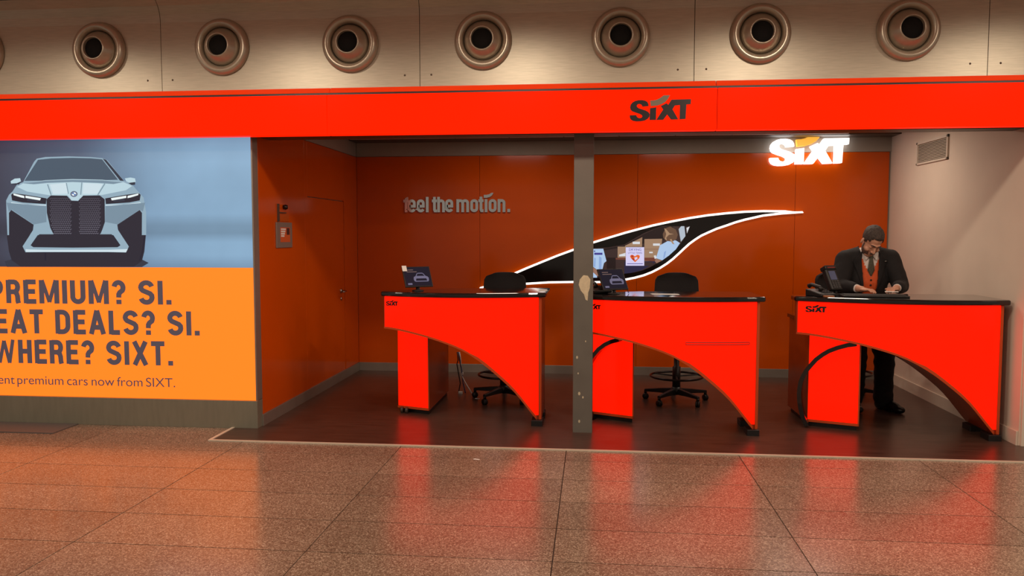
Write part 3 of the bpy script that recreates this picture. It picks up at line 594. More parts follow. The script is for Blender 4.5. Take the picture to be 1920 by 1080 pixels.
# ================================================================== COUNTERS
PROFILE = [(0,.80),(.05,.797),(.10,.79),(.155,.779),(.21,.765),(.26,.751),(.31,.735),(.365,.714),(.42,.69),(.47,.665),(.52,.635),(.565,.600),(.61,.558),(.655,.511),(.70,.458),(.745,.402),(.79,.343),(.828,.286),(.863,.225),(.90,.156),(.93,.10),(.957,.052)]
def lerp_prof(s):
    for (a, b), (c, d) in zip(PROFILE[:-1], PROFILE[1:]):
        if a <= s <= c: return b + (d-b)*(s-a)/(c-a)
    return PROFILE[-1][1]
def counter(name, label, A, B, ztop, sag=.15, D=.47, ped=None, logo_s=None, slot=False):
    (x0, y0), (x1, y1) = A, B; root = thing(name, label, 'counter', ((x0+x1)/2, (y0+y1)/2, 0), 0, 'lit red counters of the stand')
    zt = ztop - .04; k = zt/1.075
    def pos(s, z, d=0.):                              # d: depth behind the curved front
        return Vector((x0+(x1-x0)*s, y0+(y1-y0)*s - 4*sag*s*(1-s) + d, z))
    def P(o): return rel(o, root)
    ss = [.004] + [p[0] for p in PROFILE if p[0] > .01] + [.985]
    low = [lerp_prof(s)*k if s <= .957 else .052*k for s in ss]
    def slab(nm, ss, lo, hi, d0, d1, m, bevel=0):
        bm = bmesh.new(); R = []
        for s, l, t in zip(ss, lo, hi):
            e1 = d1(s) if callable(d1) else d1; R.append([bm.verts.new(pos(s, z, d)) for z, d in ((l, d0), (t, d0), (t, e1), (l, e1))])
        for a, b in zip(R[:-1], R[1:]):
            for i in range(4): bm.faces.new((a[i], a[(i+1) % 4], b[(i+1) % 4], b[i]))
        bm.faces.new(R[0][::-1]); bm.faces.new(R[-1]); return P(from_bm(nm, bm, m, None, False, bevel))
    slab('body', ss, low, [zt]*len(ss), .006, lambda s: .07 + (D-.07)*min(1, max(0, (s-.08)/.45)), COUNTER_SIDE)
    ss2 = [.010] + [p[0] for p in PROFILE if .02 < p[0] < .955] + [.951, .968]
    lo2 = [lerp_prof(s)*k + .017*(1 if s < .6 else 1.7) for s in ss2]; lo2[-1] = lo2[-2]
    slab('lit_front', ss2, lo2, [zt-.004]*len(ss2), -.003, .008, COUNTER_RED)
    # edge strips around the lit front
    slab('edge_strip', [.970, .985], [.052*k]*2, [zt-.004]*2, -.004, .008, COUNTER_EDGE)
    slab('edge_strip', ss[:-1], low[:-1], [l+.016*(1 if s < .6 else 1.7) for l, s in zip(low[:-1], ss[:-1])], -.004, .008, COUNTER_EDGE)
    # worktop, curved front, rounded edge
    n = 20; wt = []
    for i in range(n+1):
        s = -.012 + 1.026*i/n; p = pos(s, 0, -.03); wt.append((p.x, p.y))
    q1 = pos(1.014, 0, D+.10); qm = pos(.36, 0, D+.10); q0 = pos(-.012, 0, .10)
    bm = bmesh.new(); prism(bm, wt + [(q1.x, q1.y), (qm.x, qm.y), (q0.x, q0.y)], ztop-zt, 'xy', zt); P(from_bm('worktop', bm, BLACK_TOP, None, False, .012))
    # foot
    f0, f1 = pos(.93, 0, -.02), pos(.985, 0, .04)
    for d0 in (.0, D-.16): 
        a = pos(.925, 0, d0); P(box('foot', a.x, a.x+.095, a.y-.02, a.y+.12, .0, .054*k, BLACK, None, .004))
    # pedestal with lit front
    (pa, pb, depth, arch) = ped
    ax, ay = pa; bx, by = pb; zp0, zp1 = .045, lerp_prof(.12)*k + .03
    bm = bmesh.new(); prism(bm, [(ax, ay), (bx, by), (bx+.008, by+depth), (ax-.012, ay+depth-.1)], .86-zp0, 'xy', zp0); pd = P(from_bm('pedestal', bm, COUNTER_SIDE, None, False, .003))
    tx, ty = bx-ax, by-ay; L = math.hypot(tx, ty); tx /= L; ty /= L; nx, ny = ty, -tx      # outward normal (towards the hall)
    if ny > 0: nx, ny = -nx, -ny
    def sub(o): o.parent = pd; return o
    def fq(u, z, d): return Vector((ax+tx*u+nx*d, ay+ty*u+ny*d, z))
    def plate(nm, u0, u1, z0, z1, d0, d1, m):
        bm = bmesh.new(); v = [bm.verts.new(fq(u, z, d)) for d in (d0, d1) for u, z in ((u0, z0), (u1, z0), (u1, z1), (u0, z1))]
        for f in ((0,1,2,3),(4,7,6,5),(0,4,5,1),(1,5,6,2),(2,6,7,3),(3,7,4,0)): bm.faces.new([v[i] for i in f])
        return sub(from_bm(nm, bm, m))
    plate('lit_front', .006, L-.012, zp0+.022, .855, .0, .006, COUNTER_RED)
    plate('edge_strip', 0, L, zp0, zp0+.02, .0, .007, COUNTER_EDGE); plate('edge_strip', L-.010, L, zp0, .855, .0, .007, COUNTER_EDGE)
    bm = bmesh.new(); prism(bm, [(ax+.02, ay+.03), (bx-.01, by+.03), (bx-.005, by+depth-.02), (ax+.01, ay+depth-.13)], zp0-.006, 'xy', .006); sub(from_bm('plinth', bm, BLACK))
    sub(poly('desk_top', [(ax-.02, ay+.14), (bx+.01, by+.14), (bx+.018, by+depth+.01), (ax-.03, ay+depth-.09)], .03, BLACK_TOP, None, 'xy', .86))
    if not arch:
        for u in (.05, .10):
            c = fq(u, .03, .012); bm = bmesh.new(); lathe(bm, [(0, -.012), (.026, -.012), (.029, 0), (.026, .012), (0, .012)], 16, 'x', (0, 0, 0)); bmesh.ops.translate(bm, vec=c, verts=bm.verts); sub(from_bm('caster', bm, mat('caster_grey', (70, 58, 50), rough=.4), None, True))
    else:                                             # dark bent band in front of the pedestal
        pts = []
        for a, b in arch:
            d = _fw + _rt*((a-960)/F_PX) + _up*((540-b)/F_PX); o = Vector((0, 0, CAM_H)); p = fq(0, 0, .03); nn = Vector((nx, ny, 0)); t = (p-o).dot(nn)/d.dot(nn); h_ = o + d*t
            pts.append(((h_ - fq(0, 0, .03)).dot(Vector((tx, ty, 0))), h_.z))
        bm = bmesh.new()
        stroke(bm, pts, .034, 0, .07, lambda p, e: fq(p.x, max(p.y, .004), .008 + e)); sub(from_bm('arch_band', bm, BLACK_TOP))
    # logo at the left of the lit front
    if logo_s:
        s0, z0, w = logo_s
        def put(a, b, d): return pos((a-x0)/(x1-x0), b, -.006-d)
        before = set(COL.objects); logo(None, x0 + s0*(x1-x0), z0*k, w, 0, .003, LOGO_BLACK, LOGO_BLACK, put)
        for o in set(COL.objects)-before: rel(o, root)
    if slot:
        bm = bmesh.new(); ring = []
        sa, sb, z0, z1 = .587, .93, .735, .752
        path = [pos(sa+(sb-sa)*i/14, z0, -.0045) for i in range(15)] + [pos(sb-(sb-sa)*i/14, z1, -.0045) for i in range(15)]
        tube(bm, path, .0036, 6, True); P(from_bm('slot_rim', bm, mat('slot_dark_red', (120, 14, 4), rough=.5)))
    return root, pos
c1, pos1 = counter('service_counter', 'lit red counter at the left with a plain pedestal and tablet', (-1.775, 6.62), (-.405, 6.62), 1.122, ped=((-1.745, 6.99), (-1.435, 6.875), .90, None), logo_s=(.022, .995, .112))
arch3 = [(1607,644),(1590,646),(1571,651),(1555,657),(1543,664),(1531,673),(1521,684),(1513,693.5),(1507,704),(1502.5,715),(1500.5,726),(1499.5,737),(1500,749),(1501.5,760),(1504,772),(1508,784),(1514,797)]
arch2 = [(1164,636),(1150,639.5),(1138,645),(1126,654),(1115,667),(1106,682),(1100,698),(1096.5,714),(1096,730),(1098,745),(1102,762),(1109,780),(1114,788)]
c2, pos2 = counter('service_counter', 'lit red counter half hidden behind the grey column', (-.13, 6.59), (1.335, 6.46), 1.112, ped=((.0, 6.91), (.348, 6.745), .70, arch2), logo_s=(.055, .995, .112), slot=True)
c3, pos3 = counter('service_counter', 'lit red counter at the right where a man in a suit stands', (1.655, 6.72), (3.165, 6.47), 1.10, ped=((1.785, 6.80), (2.158, 6.655), .72, arch3), logo_s=(.042, .987, .146))

# ================================================================== THINGS ON THE COUNTERS
SCREEN_DK = mat('tablet_glass', (12, 11, 14), rough=.1, emit=lin((34, 30, 40)), es=1); SCR_CAR = glow('tablet_car', (108, 104, 128)); SCR_TXT = glow('tablet_text', (120, 96, 90))
def tablet(label, base, sticker, lit=1):
    r = thing('tablet_stand', label, 'tablet', base, 0, 'customer tablets on the counters')
    bm = bmesh.new(); lathe(bm, [(0, 0), (.05, 0), (.05, .006), (.018, .012), (.014, .05), (0, .05)], 24); from_bm('base', bm, BLACK, r, True)
    bm = bmesh.new(); tube(bm, [(0, 0, .04), (-.004, .012, .07), (-.012, .03, .10)], .012, 8); from_bm('neck', bm, BLACK, r, True)
    M = Matrix.Translation((-.005, .02, .115)) @ Matrix.Rotation(math.radians(33), 4, 'Z') @ Matrix.Rotation(math.radians(-30), 4, 'X')
    def part(nm, x0, x1, y0, y1, z0, z1, m, bev=0):
        o = box(nm, x0, x1, y0, y1, z0, z1, m, r, bev); o.matrix_basis = M; return o
    part('tablet_body', -.125, .125, 0, .014, -.09, .105, BLACK, .004)
    part('screen', -.115, .115, -.001, .0, -.08, .096, SCREEN_DK)
    bm = bmesh.new(); prism(bm, [(-.035,-.036),(-.025,-.042),(.088,-.042),(.096,-.03),(.098,-.006),(.088,.006),(.072,.012),(.056,.036),(.046,.042),(.006,.042),(-.004,.036),(-.018,.012),(-.036,.002),(-.040,-.02)], .0004, 'xz', -.0016); o = from_bm('screen_car', bm, SCR_CAR, r); o.matrix_basis = M
    bm = bmesh.new(); prism(bm, [(-.010,.012),(.002,.034),(.048,.034),(.064,.012)], .0003, 'xz', -.0020); o = from_bm('screen_windscreen', bm, SCREEN_DK, r); o.matrix_basis = M
    bm = bmesh.new(); prism(bm, [(-.022,-.034),(-.016,-.012),(.074,-.012),(.080,-.034)], .0003, 'xz', -.0020); o = from_bm('screen_grille', bm, SCREEN_DK, r); o.matrix_basis = M
    part('screen_text', -.09, .0, -.0016, -.001, .05, .056, SCR_TXT); part('screen_text', -.09, -.03, -.0016, -.001, .068, .074, SCR_TXT); part('screen_text', -.098, -.06, -.0016, -.001, -.07, -.055, SCR_CAR)
    if sticker: part('sticker', -.125, -.085, -.003, -.001, .06, .112, PAPER)
    return r
a = pos1(.21, 1.1221, .16); tablet('tilted tablet with a white sticker on the left counter', (a.x, a.y, 1.1222), True)
a = pos2(.205, 0, .16); tablet('tilted tablet beside the grey column on the middle counter', (a.x, a.y, 1.1122), False)
bm = bmesh.new(); a = pos2(.27, 0, .30); tube(bm, [(a.x-.02, a.y, 1.25), (a.x-.012, a.y-.01, 1.22), (a.x+.01, a.y-.03, 1.16), (a.x+.03, a.y-.05, 1.116)], .003, 6); tag(from_bm('tablet_cable', bm, mat('dark_red_cable', (70, 20, 18), rough=.5), None, True), 'thin dark cable hanging behind the middle tablet', 'cable')
a = pos1(1.0, 0, .22); tag(poly('paper_sheet', [(a.x-.06, a.y-.05), (a.x+.02, a.y-.03), (a.x+.0, a.y+.09), (a.x-.045, a.y+.10)], .003, PAPER, None, 'xy', 1.1222), 'white slip of paper at the right corner of the left counter', 'paper')
a = pos2(.50, 0, .26); tag(poly('paper_sheet', [(a.x-.12, a.y-.02), (a.x+.10, a.y-.02), (a.x+.09, a.y+.04), (a.x-.13, a.y+.05)], .002, PAPER, None, 'xy', 1.1122), 'white sheet lying on the middle counter before the chair', 'paper')
def desk_phone(label, loc, rz):
    r = thing('desk_phone', label, 'phone', loc, rz)
    bm = bmesh.new(); prism(bm, [(-.09, 0), (.09, 0), (.09, .055), (-.09, .02)], .16, 'yz', -.08); from_bm('base', bm, BLACK, r, False, .006)
    bm = bmesh.new(); tube(bm, [(-.06, -.07, .055), (-.06, -.05, .075), (-.06, .04, .092), (-.06, .07, .078)], [.02, .015, .015, .02], 10); from_bm('handset', bm, BLACK, r, True)
    for i in range(3):
        for j in range(4): box('key', -.02+i*.028, .0+i*.028, -.06+j*.026, -.042+j*.026, .028+j*.008, .036+j*.008, mat('phone_key', (60, 58, 60), rough=.5), r)
    return r
a = pos2(.11, 0, .25); desk_phone('black desk phone mostly hidden by the grey column', (a.x+.03, a.y, 1.1122), .3)
a = pos3(.135, 0, .14); desk_phone('black desk phone at the left end of the right counter', (a.x, a.y, 1.1002), .5)
# card terminal on a stand, right counter
a = pos3(.235, 0, .34); tm = thing('card_terminal', 'black card terminal on a stand beside the man', 'card terminal', (a.x, a.y, 1.1002))
bm = bmesh.new(); lathe(bm, [(0, 0), (.06, 0), (.06, .008), (.02, .014), (.015, .09), (0, .09)], 20); from_bm('stand', bm, BLACK, tm, True)
M = Matrix.Translation((-.01, 0, .135)) @ Matrix.Rotation(math.radians(28), 4, 'Z') @ Matrix.Rotation(math.radians(-28), 4, 'X')
for nm, dims, m, bv in (('housing', (-.055, .055, 0, .05, -.10, .11), BLACK, .01), ('hood', (-.06, .06, -.012, .055, .085, .12), BLACK, .006), ('screen', (-.034, .034, -.002, 0, -.01, .07), mat('terminal_screen', (50, 54, 66), rough=.2, emit=lin((64, 62, 78)), es=.8), 0), ('red_strip', (-.04, .04, -.0135, -.012, .092, .104), mat('dull_red', (120, 36, 34), rough=.4), 0)):
    o = box(nm, *dims, m, tm, bv); o.matrix_basis = M
for i in range(3):
    for j in range(4):
        o = box('key', -.036+i*.026, -.016+i*.026, -.004, 0, -.085+j*.018, -.072+j*.018, mat('phone_key', (60, 58, 60), rough=.5), tm); o.matrix_basis = M
# flat black desk pad / keyboard on the right counter
kb = thing('keyboard', 'flat black keyboard under the hands of the man', 'keyboard', (2.26, 6.70, 1.1002), -.10)
box('tray', -.25, .25, -.08, .10, 0, .014, BLACK, kb, .004)
for r_ in range(4): box('key_row', -.235, .235, -.065+.038*r_, -.035+.038*r_, .014, .019, mat('key_black', (32, 28, 28), rough=.5), kb)
tag(poly('paper_slip', [(2.40, 6.86), (2.50, 6.84), (2.53, 6.93), (2.43, 6.95)], .002, PAPER, None, 'xy', 1.128), 'pale slip of paper in the hands of the man', 'paper')
tag(box('small_card', 1.845, 1.925, 6.60, 6.66, 1.1002, 1.112, mat('tan_card', (150, 90, 50), rough=.6), None, .003), 'small tan card on the right counter beside the phone', 'card')  # a small tan card lying beside the phone

# ================================================================== CHAIRS
def make_chair():
    r = thing('swivel_chair', '', 'chair', (0, 0, 0), 0, 'black swivel counter chairs')
    # faces -y, backrest at +y
    bm = bmesh.new(); bmesh.ops.create_cube(bm, size=1); bmesh.ops.scale(bm, vec=(.46, .44, .07), verts=bm.verts); bmesh.ops.bevel(bm, geom=bm.edges[:], offset=.03, segments=4, affect='EDGES'); bmesh.ops.translate(bm, vec=(0, 0, .72), verts=bm.verts); from_bm('seat', bm, BLACK_FAB, r, True)
    bm = bmesh.new(); n = 12; R = []
    for i in range(n+1):
        z = .80 + .43*i/n; t = i/n; w = .225*(1 - .10*t) * (1 if t < .8 else math.sqrt(max(.35, 1-((t-.8)/.2)**2*.55))); row = []
        for k in range(13):
            u = -1 + 2*k/12; row.append((u*w, .20 + .05*t - .05*(u*u)*.9 + .02*t, z - (.02*(abs(u)**4) if i == n else 0)))
        R.append(row)
    V0 = [[bm.verts.new((x, y-.022, z)) for x, y, z in row] for row in R]; V1 = [[bm.verts.new((x, y+.022, z)) for x, y, z in row] for row in R]
    for i in range(n):
        for k in range(12): bm.faces.new((V0[i][k], V0[i][k+1], V0[i+1][k+1], V0[i+1][k])); bm.faces.new((V1[i][k], V1[i+1][k], V1[i+1][k+1], V1[i][k+1]))
    for k in range(12): bm.faces.new((V0[0][k], V1[0][k], V1[0][k+1], V0[0][k+1])); bm.faces.new((V0[n][k], V0[n][k+1], V1[n][k+1], V1[n][k]))
    for i in range(n): bm.faces.new((V0[i][0], V0[i+1][0], V1[i+1][0], V1[i][0])); bm.faces.new((V0[i][12], V1[i][12], V1[i+1][12], V0[i+1][12]))
    o = from_bm('backrest', bm, BLACK_FAB, r, True, .012)
    bm = bmesh.new(); tube(bm, [(0, .10, .68), (0, .24, .69), (0, .275, .76), (0, .285, 1.0)], .022, 8); from_bm('back_support', bm, BLACK, r, True)
    bm = bmesh.new(); lathe(bm, [(0, .12), (.038, .12), (.038, .34), (.026, .345), (.026, .66), (.06, .67), (.06, .69), (0, .69)], 20); from_bm('gas_column', bm, BLACK, r, True)
    bm = bmesh.new(); tube(bm, [(.245*math.cos(k*PI/20), .245*math.sin(k*PI/20), .25) for k in range(40)], .011, 8, True); fr = from_bm('foot_ring', bm, mat('ring_black', (44, 36, 34), rough=.3, metal=.6), r, True)
    for k in range(3):
        a = k*2*PI/3 + .5; bm = bmesh.new(); tube(bm, [(.03*math.cos(a), .03*math.sin(a), .25), (.24*math.cos(a), .24*math.sin(a), .25)], .008, 6); from_bm('spoke', bm, BLACK, fr)
    bm = bmesh.new(); lathe(bm, [(0, .075), (.05, .075), (.052, .13), (.036, .15), (0, .15)], 20); from_bm('hub', bm, BLACK, r, True)
    for k in range(5):
        a = k*2*PI/5 + math.radians(20); c, s = math.cos(a), math.sin(a); bm = bmesh.new()
        sec = [(.02, .026, .075, .135), (.15, .022, .080, .122), (.31, .016, .078, .102)]; R = []
        for rr, w, z0, z1 in sec: R.append([bm.verts.new((c*rr - s*v, s*rr + c*v, z)) for v, z in ((-w, z0), (w, z0), (w*.8, z1), (-w*.8, z1))])
        for A, B in zip(R[:-1], R[1:]):
            for i in range(4): bm.faces.new((A[i], A[(i+1) % 4], B[(i+1) % 4], B[i]))
        bm.faces.new(R[0][::-1]); bm.faces.new(R[-1]); lg = from_bm('leg', bm, BLACK, r, False, .004)
        bm = bmesh.new()
        for sd in (-1, 1): lathe(bm, [(0, sd*.010-.008), (.028, sd*.010-.008), (.031, sd*.010), (.028, sd*.010+.008), (0, sd*.010+.008)], 16, 'x')
        tube(bm, [(0, .0, .03), (0, .0, .055)], .014, 8)
        bmesh.ops.rotate(bm, cent=(0, 0, 0), matrix=Matrix.Rotation(a*1.7, 3, 'Z'), verts=bm.verts); bmesh.ops.translate(bm, vec=(c*.30, s*.30, .0312), verts=bm.verts); from_bm('caster', bm, BLACK, lg, True)
    return r
ch = make_chair(); ch.location = (-.855, 7.62, 0); ch.rotation_euler = (0, 0, .06); ch['label'] = 'black swivel counter chair behind the left counter'
c_ = copy_tree(ch); c_.location = (.80, 7.70, 0); c_.rotation_euler = (0, 0, -.05); c_['label'] = 'black swivel counter chair with foot ring behind the middle counter'
c_ = copy_tree(ch); c_.location = (2.47, 8.06, 0); c_.rotation_euler = (0, 0, .35); c_['label'] = 'black swivel counter chair hidden behind the man'

# ================================================================== SMALL THINGS
cb = thing('cable_bundle', 'loose cables with pale plugs hanging behind the left pedestal', 'cable', (-1.36, 7.9, 0))
for k, (dx, zz, m) in enumerate(((0, .30, BLACK), (.03, .24, mat('blue_cable', (60, 66, 110), rough=.5)), (.055, .2, WHITE_PL))):
    bm = bmesh.new(); tube(bm, [(dx*.4, 0, .42), (dx*.5+.01, -.01, .34), (dx+.02*math.sin(k*2), -.02, zz), (dx+.03, .0, .10), (dx+.02+.04*k, -.05, .012)], .006, 6); from_bm('cable', bm, m, cb, True)
box('plug', .03, .06, -.02, .01, .19, .215, WHITE_PL, cb, .003); box('plug', .02, .06, -.07, -.04, .004, .028, WHITE_PL, cb, .003)
for x, y, lab in ((-1.14, 7.62, 'tiny white scrap on the dark floor near the left chair'), (-.845, 5.55, 'tiny white scrap on the terrazzo before the left counter')):
    tag(poly('paper_scrap', [(x, y), (x+.045, y-.012), (x+.05, y+.0), (x+.01, y+.016)], .002, PAPER, None, 'xy', .0058 if y > 5.86 else .0002), lab, 'scrap')
#PERSON
# ================================================================== THE MAN BEHIND THE RIGHT COUNTER
SKIN = mat('skin', (196, 142, 116), rough=.55, noise_amt=.06, noise_scale=30)
SUIT = mat('navy_black_suit', (19, 14, 16), rough=.85, noise_amt=.15, noise_scale=120, bump=.08)
SHIRT = mat('white_shirt', (214, 202, 196), rough=.8)
VEST = mat('orange_waistcoat', (208, 84, 34), rough=.75, noise_amt=.08, noise_scale=60)
TIE = mat('olive_tie', (66, 60, 44), rough=.6, noise_amt=.35, noise_scale=90)
HAIR = mat('grey_brown_hair', (64, 52, 46), rough=.75, noise_amt=.5, noise_scale=70, bump=.6)
SHOE = mat('black_shoe', (18, 15, 15), rough=.3)
def ellip(bm, c, r, rot=None, seg=20):
    c = Vector(c); nv = seg//2+2; rings = []
    def P(a, b):
        v = Vector((math.sin(b)*math.cos(a)*r[0], math.sin(b)*math.sin(a)*r[1], math.cos(b)*r[2])); return c + (rot @ v if rot else v)
    top, bot = bm.verts.new(P(0, 0)), bm.verts.new(P(0, PI))
    for i in range(1, nv): rings.append([bm.verts.new(P(2*PI*k/seg, PI*i/nv)) for k in range(seg)])
    for k in range(seg):
        j = (k+1) % seg; bm.faces.new((top, rings[0][k], rings[0][j])); bm.faces.new((bot, rings[-1][j], rings[-1][k]))
        for A, B in zip(rings[:-1], rings[1:]): bm.faces.new((A[k], B[k], B[j], A[j]))
def limb(bm, pts, flat=1.0, seg=16, ends=True):
    """closed tapered chain through (point, radius); flat squeezes it along y"""
    for (a, ra), (b, rb) in zip(pts[:-1], pts[1:]):
        a, b = Vector(a), Vector(b); n = max(2, int((b-a).length/.03)); t = (b-a).normalized()
        res = []; u = t.cross(Vector((0, 1, 0)) if abs(t.y) < .9 else Vector((1, 0, 0))).normalized(); v = t.cross(u)
        rings = []
        for i in range(n+1):
            p = a.lerp(b, i/n); r = ra + (rb-ra)*i/n; ring = []
            for k in range(seg):
                d = (u*math.cos(2*PI*k/seg) + v*math.sin(2*PI*k/seg))*r; d.y *= flat; ring.append(bm.verts.new(p + d))
            rings.append(ring)
        for A, B in zip(rings[:-1], rings[1:]):
            for k in range(seg): bm.faces.new((A[k], A[(k+1) % seg], B[(k+1) % seg], B[k]))
        bm.faces.new(rings[0][::-1]); bm.faces.new(rings[-1])
        if ends: ellip(bm, a, (ra, ra*flat, ra), None, 14); ellip(bm, b, (rb, rb*flat, rb), None, 14)
def fuse(name, bm, voxel, m, parent, smooth_it=4, fac=.5):
    bmesh.ops.recalc_face_normals(bm, faces=bm.faces); me = bpy.data.meshes.new('raw'); bm.to_mesh(me); bm.free()
    o = bpy.data.objects.new('raw', me); COL.objects.link(o)
    r = o.modifiers.new('remesh', 'REMESH'); r.mode = 'VOXEL'; r.voxel_size = voxel; r.use_smooth_shade = True
    s = o.modifiers.new('smooth', 'SMOOTH'); s.iterations = smooth_it; s.factor = fac
    bpy.context.view_layer.update(); out = evaluated(o); bpy.data.objects.remove(o); bpy.data.meshes.remove(me); out.name = name; out.materials.clear()
    for p in out.polygons: p.use_smooth = True
    return link(name, out, m, parent)
man = thing('person', 'man in dark suit and orange waistcoat looking down behind the right counter', 'person', (2.415, 7.45, 0.0055))
# joints, local: facing the hall (-y)
PEL, CH, NK = (0, .03, .93), (0, -.07, 1.20), (-.005, -.13, 1.43)
SR, SL = (-.185, -.10, 1.385), (.185, -.10, 1.395)            # his right is at the left of the picture
ER, EL = (-.262, -.19, 1.145), (.262, -.17, 1.15)
WR_, WL_ = (-.165, -.40, 1.137), (.145, -.40, 1.142)
HIPR, HIPL = (-.065, .03, .90), (.125, .03, .90)
KR, KL = (-.04, -.02, .50), (.205, .0, .50)
AR, AL = (-.035, .07, .09), (.215, .06, .09)
HC = Vector((-.010, -.215, 1.535))
HR = Euler((math.radians(46), math.radians(6), math.radians(12)), 'XYZ').to_matrix()
HM = Matrix.Translation(HC) @ HR.to_4x4()
bm = bmesh.new()
hb = bmesh.new()                                              # the head, upright and facing -y, then bowed
ellip(hb, (0, .012, .045), (.076, .097, .088)); ellip(hb, (0, -.022, -.02), (.064, .072, .092)); ellip(hb, (0, -.052, -.088), (.043, .040, .030))
ellip(hb, (0, -.080, .030), (.048, .018, .013)); ellip(hb, (-.042, -.058, -.03), (.024, .028, .024)); ellip(hb, (.042, -.058, -.03), (.024, .028, .024))
limb(hb, [((0, -.088, .018), .008), ((0, -.112, -.028), .0125)], seg=10); ellip(hb, (-.012, -.098, -.032), (.010, .011, .008)); ellip(hb, (.012, -.098, -.032), (.010, .011, .008))
ellip(hb, (0, -.090, -.058), (.023, .010, .006)); ellip(hb, (0, -.088, -.070), (.021, .010, .007))
for sx in (-1, 1):
    ellip(hb, (sx*.030, -.078, .006), (.015, .012, .010)); ellip(hb, (sx*.079, .008, -.006), (.010, .020, .032), Euler((0, 0, sx*.35)).to_matrix())
bmesh.ops.transform(hb, matrix=HM, verts=hb.verts); tmp = bpy.data.meshes.new('t'); hb.to_mesh(tmp); hb.free(); bm.from_mesh(tmp); bpy.data.meshes.remove(tmp)
limb(bm, [((0, -.10, 1.40), .062), ((-.008, -.155, 1.52), .056)])
limb(bm, [(PEL, .135), ((0, 0, 1.05), .12), (CH, .14), ((0, -.10, 1.36), .115)], .72)
limb(bm, [(SR, .062), (ER, .044), (WR_, .029)]); limb(bm, [(SL, .062), (EL, .044), (WL_, .029)]); limb(bm, [(SR, .06), ((0, -.11, 1.40), .07), (SL, .06)])
limb(bm, [(HIPR, .085), (KR, .055), (AR, .036)]); limb(bm, [(HIPL, .085), (KL, .055), (AL, .036)])
limb(bm, [(AR, .036), ((-.045, -.06, .038), .022)]); limb(bm, [(AL, .036), ((.275, -.04, .038), .022)])
def hand(w, fwd, side, curl):
    """palm and five fingers: w wrist, fwd direction of the fingers, side points to the thumb"""
    w = Vector(w); f = Vector(fwd).normalized(); s = Vector(side).normalized(); dn = Vector((0, 0, -1)); pm = w + f*.045
    limb(bm, [(w, .026), (w + f*.03, .027)], seg=12); ellip(bm, w + f*.055, (.040, .040, .017))
    for k, (off, ln, r) in enumerate(((.030, .070, .0088), (.010, .078, .0092), (-.010, .072, .0088), (-.028, .056, .0078))):
        b = w + f*.078 + s*off; k1 = b + f*ln*.45 + Vector((0, 0, .006)); k2 = k1 + (f*.9 + dn*curl).normalized()*ln*.32; k3 = k2 + (f*.6 + dn*curl*1.6).normalized()*ln*.25
        limb(bm, [(w + f*.05 + s*off*.9, r*1.1), (b, r*1.1), (k1, r), (k2, r*.92), (k3, r*.8)], seg=8)
    t0 = w + f*.022 + s*.024; t1 = t0 + (f*.6 + s*.8).normalized()*.036; t2_ = t1 + (f + s*.25).normalized()*.030; limb(bm, [(w+f*.02, .014), (t0, .014), (t1, .011), (t2_, .009)], seg=8)
hand(WR_, (.62, -.72, -.10), (.62, .62, .0), .35); hand(WL_, (-.62, -.70, -.10), (-.60, .60, 0), .45)
body = fuse('body', bm, .0045, SKIN, man, 3, .4)
# suit jacket, cut open at the front
bm = bmesh.new()
limb(bm, [((0, .035, .86), .190), ((0, .02, 1.0), .172), (CH, .188), ((0, -.095, 1.345), .150)], .74)
limb(bm, [((-.19, -.10, 1.372), .082), (ER, .066), ((-.195, -.345, 1.140), .047)]); limb(bm, [((.19, -.10, 1.380), .082), (EL, .066), ((.178, -.345, 1.145), .047)])
limb(bm, [((-.17, -.10, 1.385), .072), ((0, -.105, 1.41), .092), ((.17, -.10, 1.392), .072)]); limb(bm, [((-.04, -.085, 1.44), .062), ((.04, -.085, 1.44), .062)])
jk = fuse('jacket', bm, .009, SUIT, man, 6, .5)
NRM = [v.normal.copy() for v in jk.data.vertices]
for v, nv_ in zip(jk.data.vertices, NRM): v.co += nv_*(noise.noise(v.co*9)*.006 + noise.noise(v.co*23)*.003)
jm = bmesh.new(); jm.from_mesh(jk.data); jm.verts.ensure_lookup_table()
tree = BVHTree.FromBMesh(jm)
def gap(z):                                                   # the opening between the lapels, left and right x at height z
    t = min(1, max(0, (z-1.05)/.40)); return (-.055 - .030*t + .0*t, .050 + .022*t)
kill = [f for f in jm.faces if (lambda c: gap(c.z)[0] < c.x < gap(c.z)[1] and f.normal.y < -.05 and .80 < c.z and c.y < -.02)(f.calc_center_median())]
kill += [f for f in jm.faces if (lambda c: c.z > 1.458 and abs(c.x) < .075)(f.calc_center_median())]
bmesh.ops.delete(jm, geom=list(set(kill)), context='FACES'); jm.to_mesh(jk.data); jm.free()
so = jk.modifiers.new('thickness', 'SOLIDIFY'); so.thickness = .006; so.offset = 1
def front(x, z, d):
    hit = tree.ray_cast(Vector((x, -1.5, z)), Vector((0, 1, 0)))[0]; return Vector((x, (hit.y if hit else -.2) - d, z))
def draped(name, left, right, m, d, parent, n=10, seg=4, thick=.004):
    """strip between two edge lines (x,z), laid on the front of the jacket form"""
    def at(L, t):
        k = t*(len(L)-1); i = min(int(k), len(L)-2); f = k-i; return (L[i][0]+(L[i+1][0]-L[i][0])*f, L[i][1]+(L[i+1][1]-L[i][1])*f)
    b = bmesh.new(); R = []
    for i in range(n+1):
        a, c = at(left, i/n), at(right, i/n); R.append([b.verts.new(front(a[0]+(c[0]-a[0])*k/seg, a[1]+(c[1]-a[1])*k/seg, d)) for k in range(seg+1)])
    for A, B in zip(R[:-1], R[1:]):
        for k in range(seg): b.faces.new((A[k], A[k+1], B[k+1], B[k]))
    o = from_bm(name, b, m, parent, True); s = o.modifiers.new('thickness', 'SOLIDIFY'); s.thickness = thick; s.offset = 0; return o
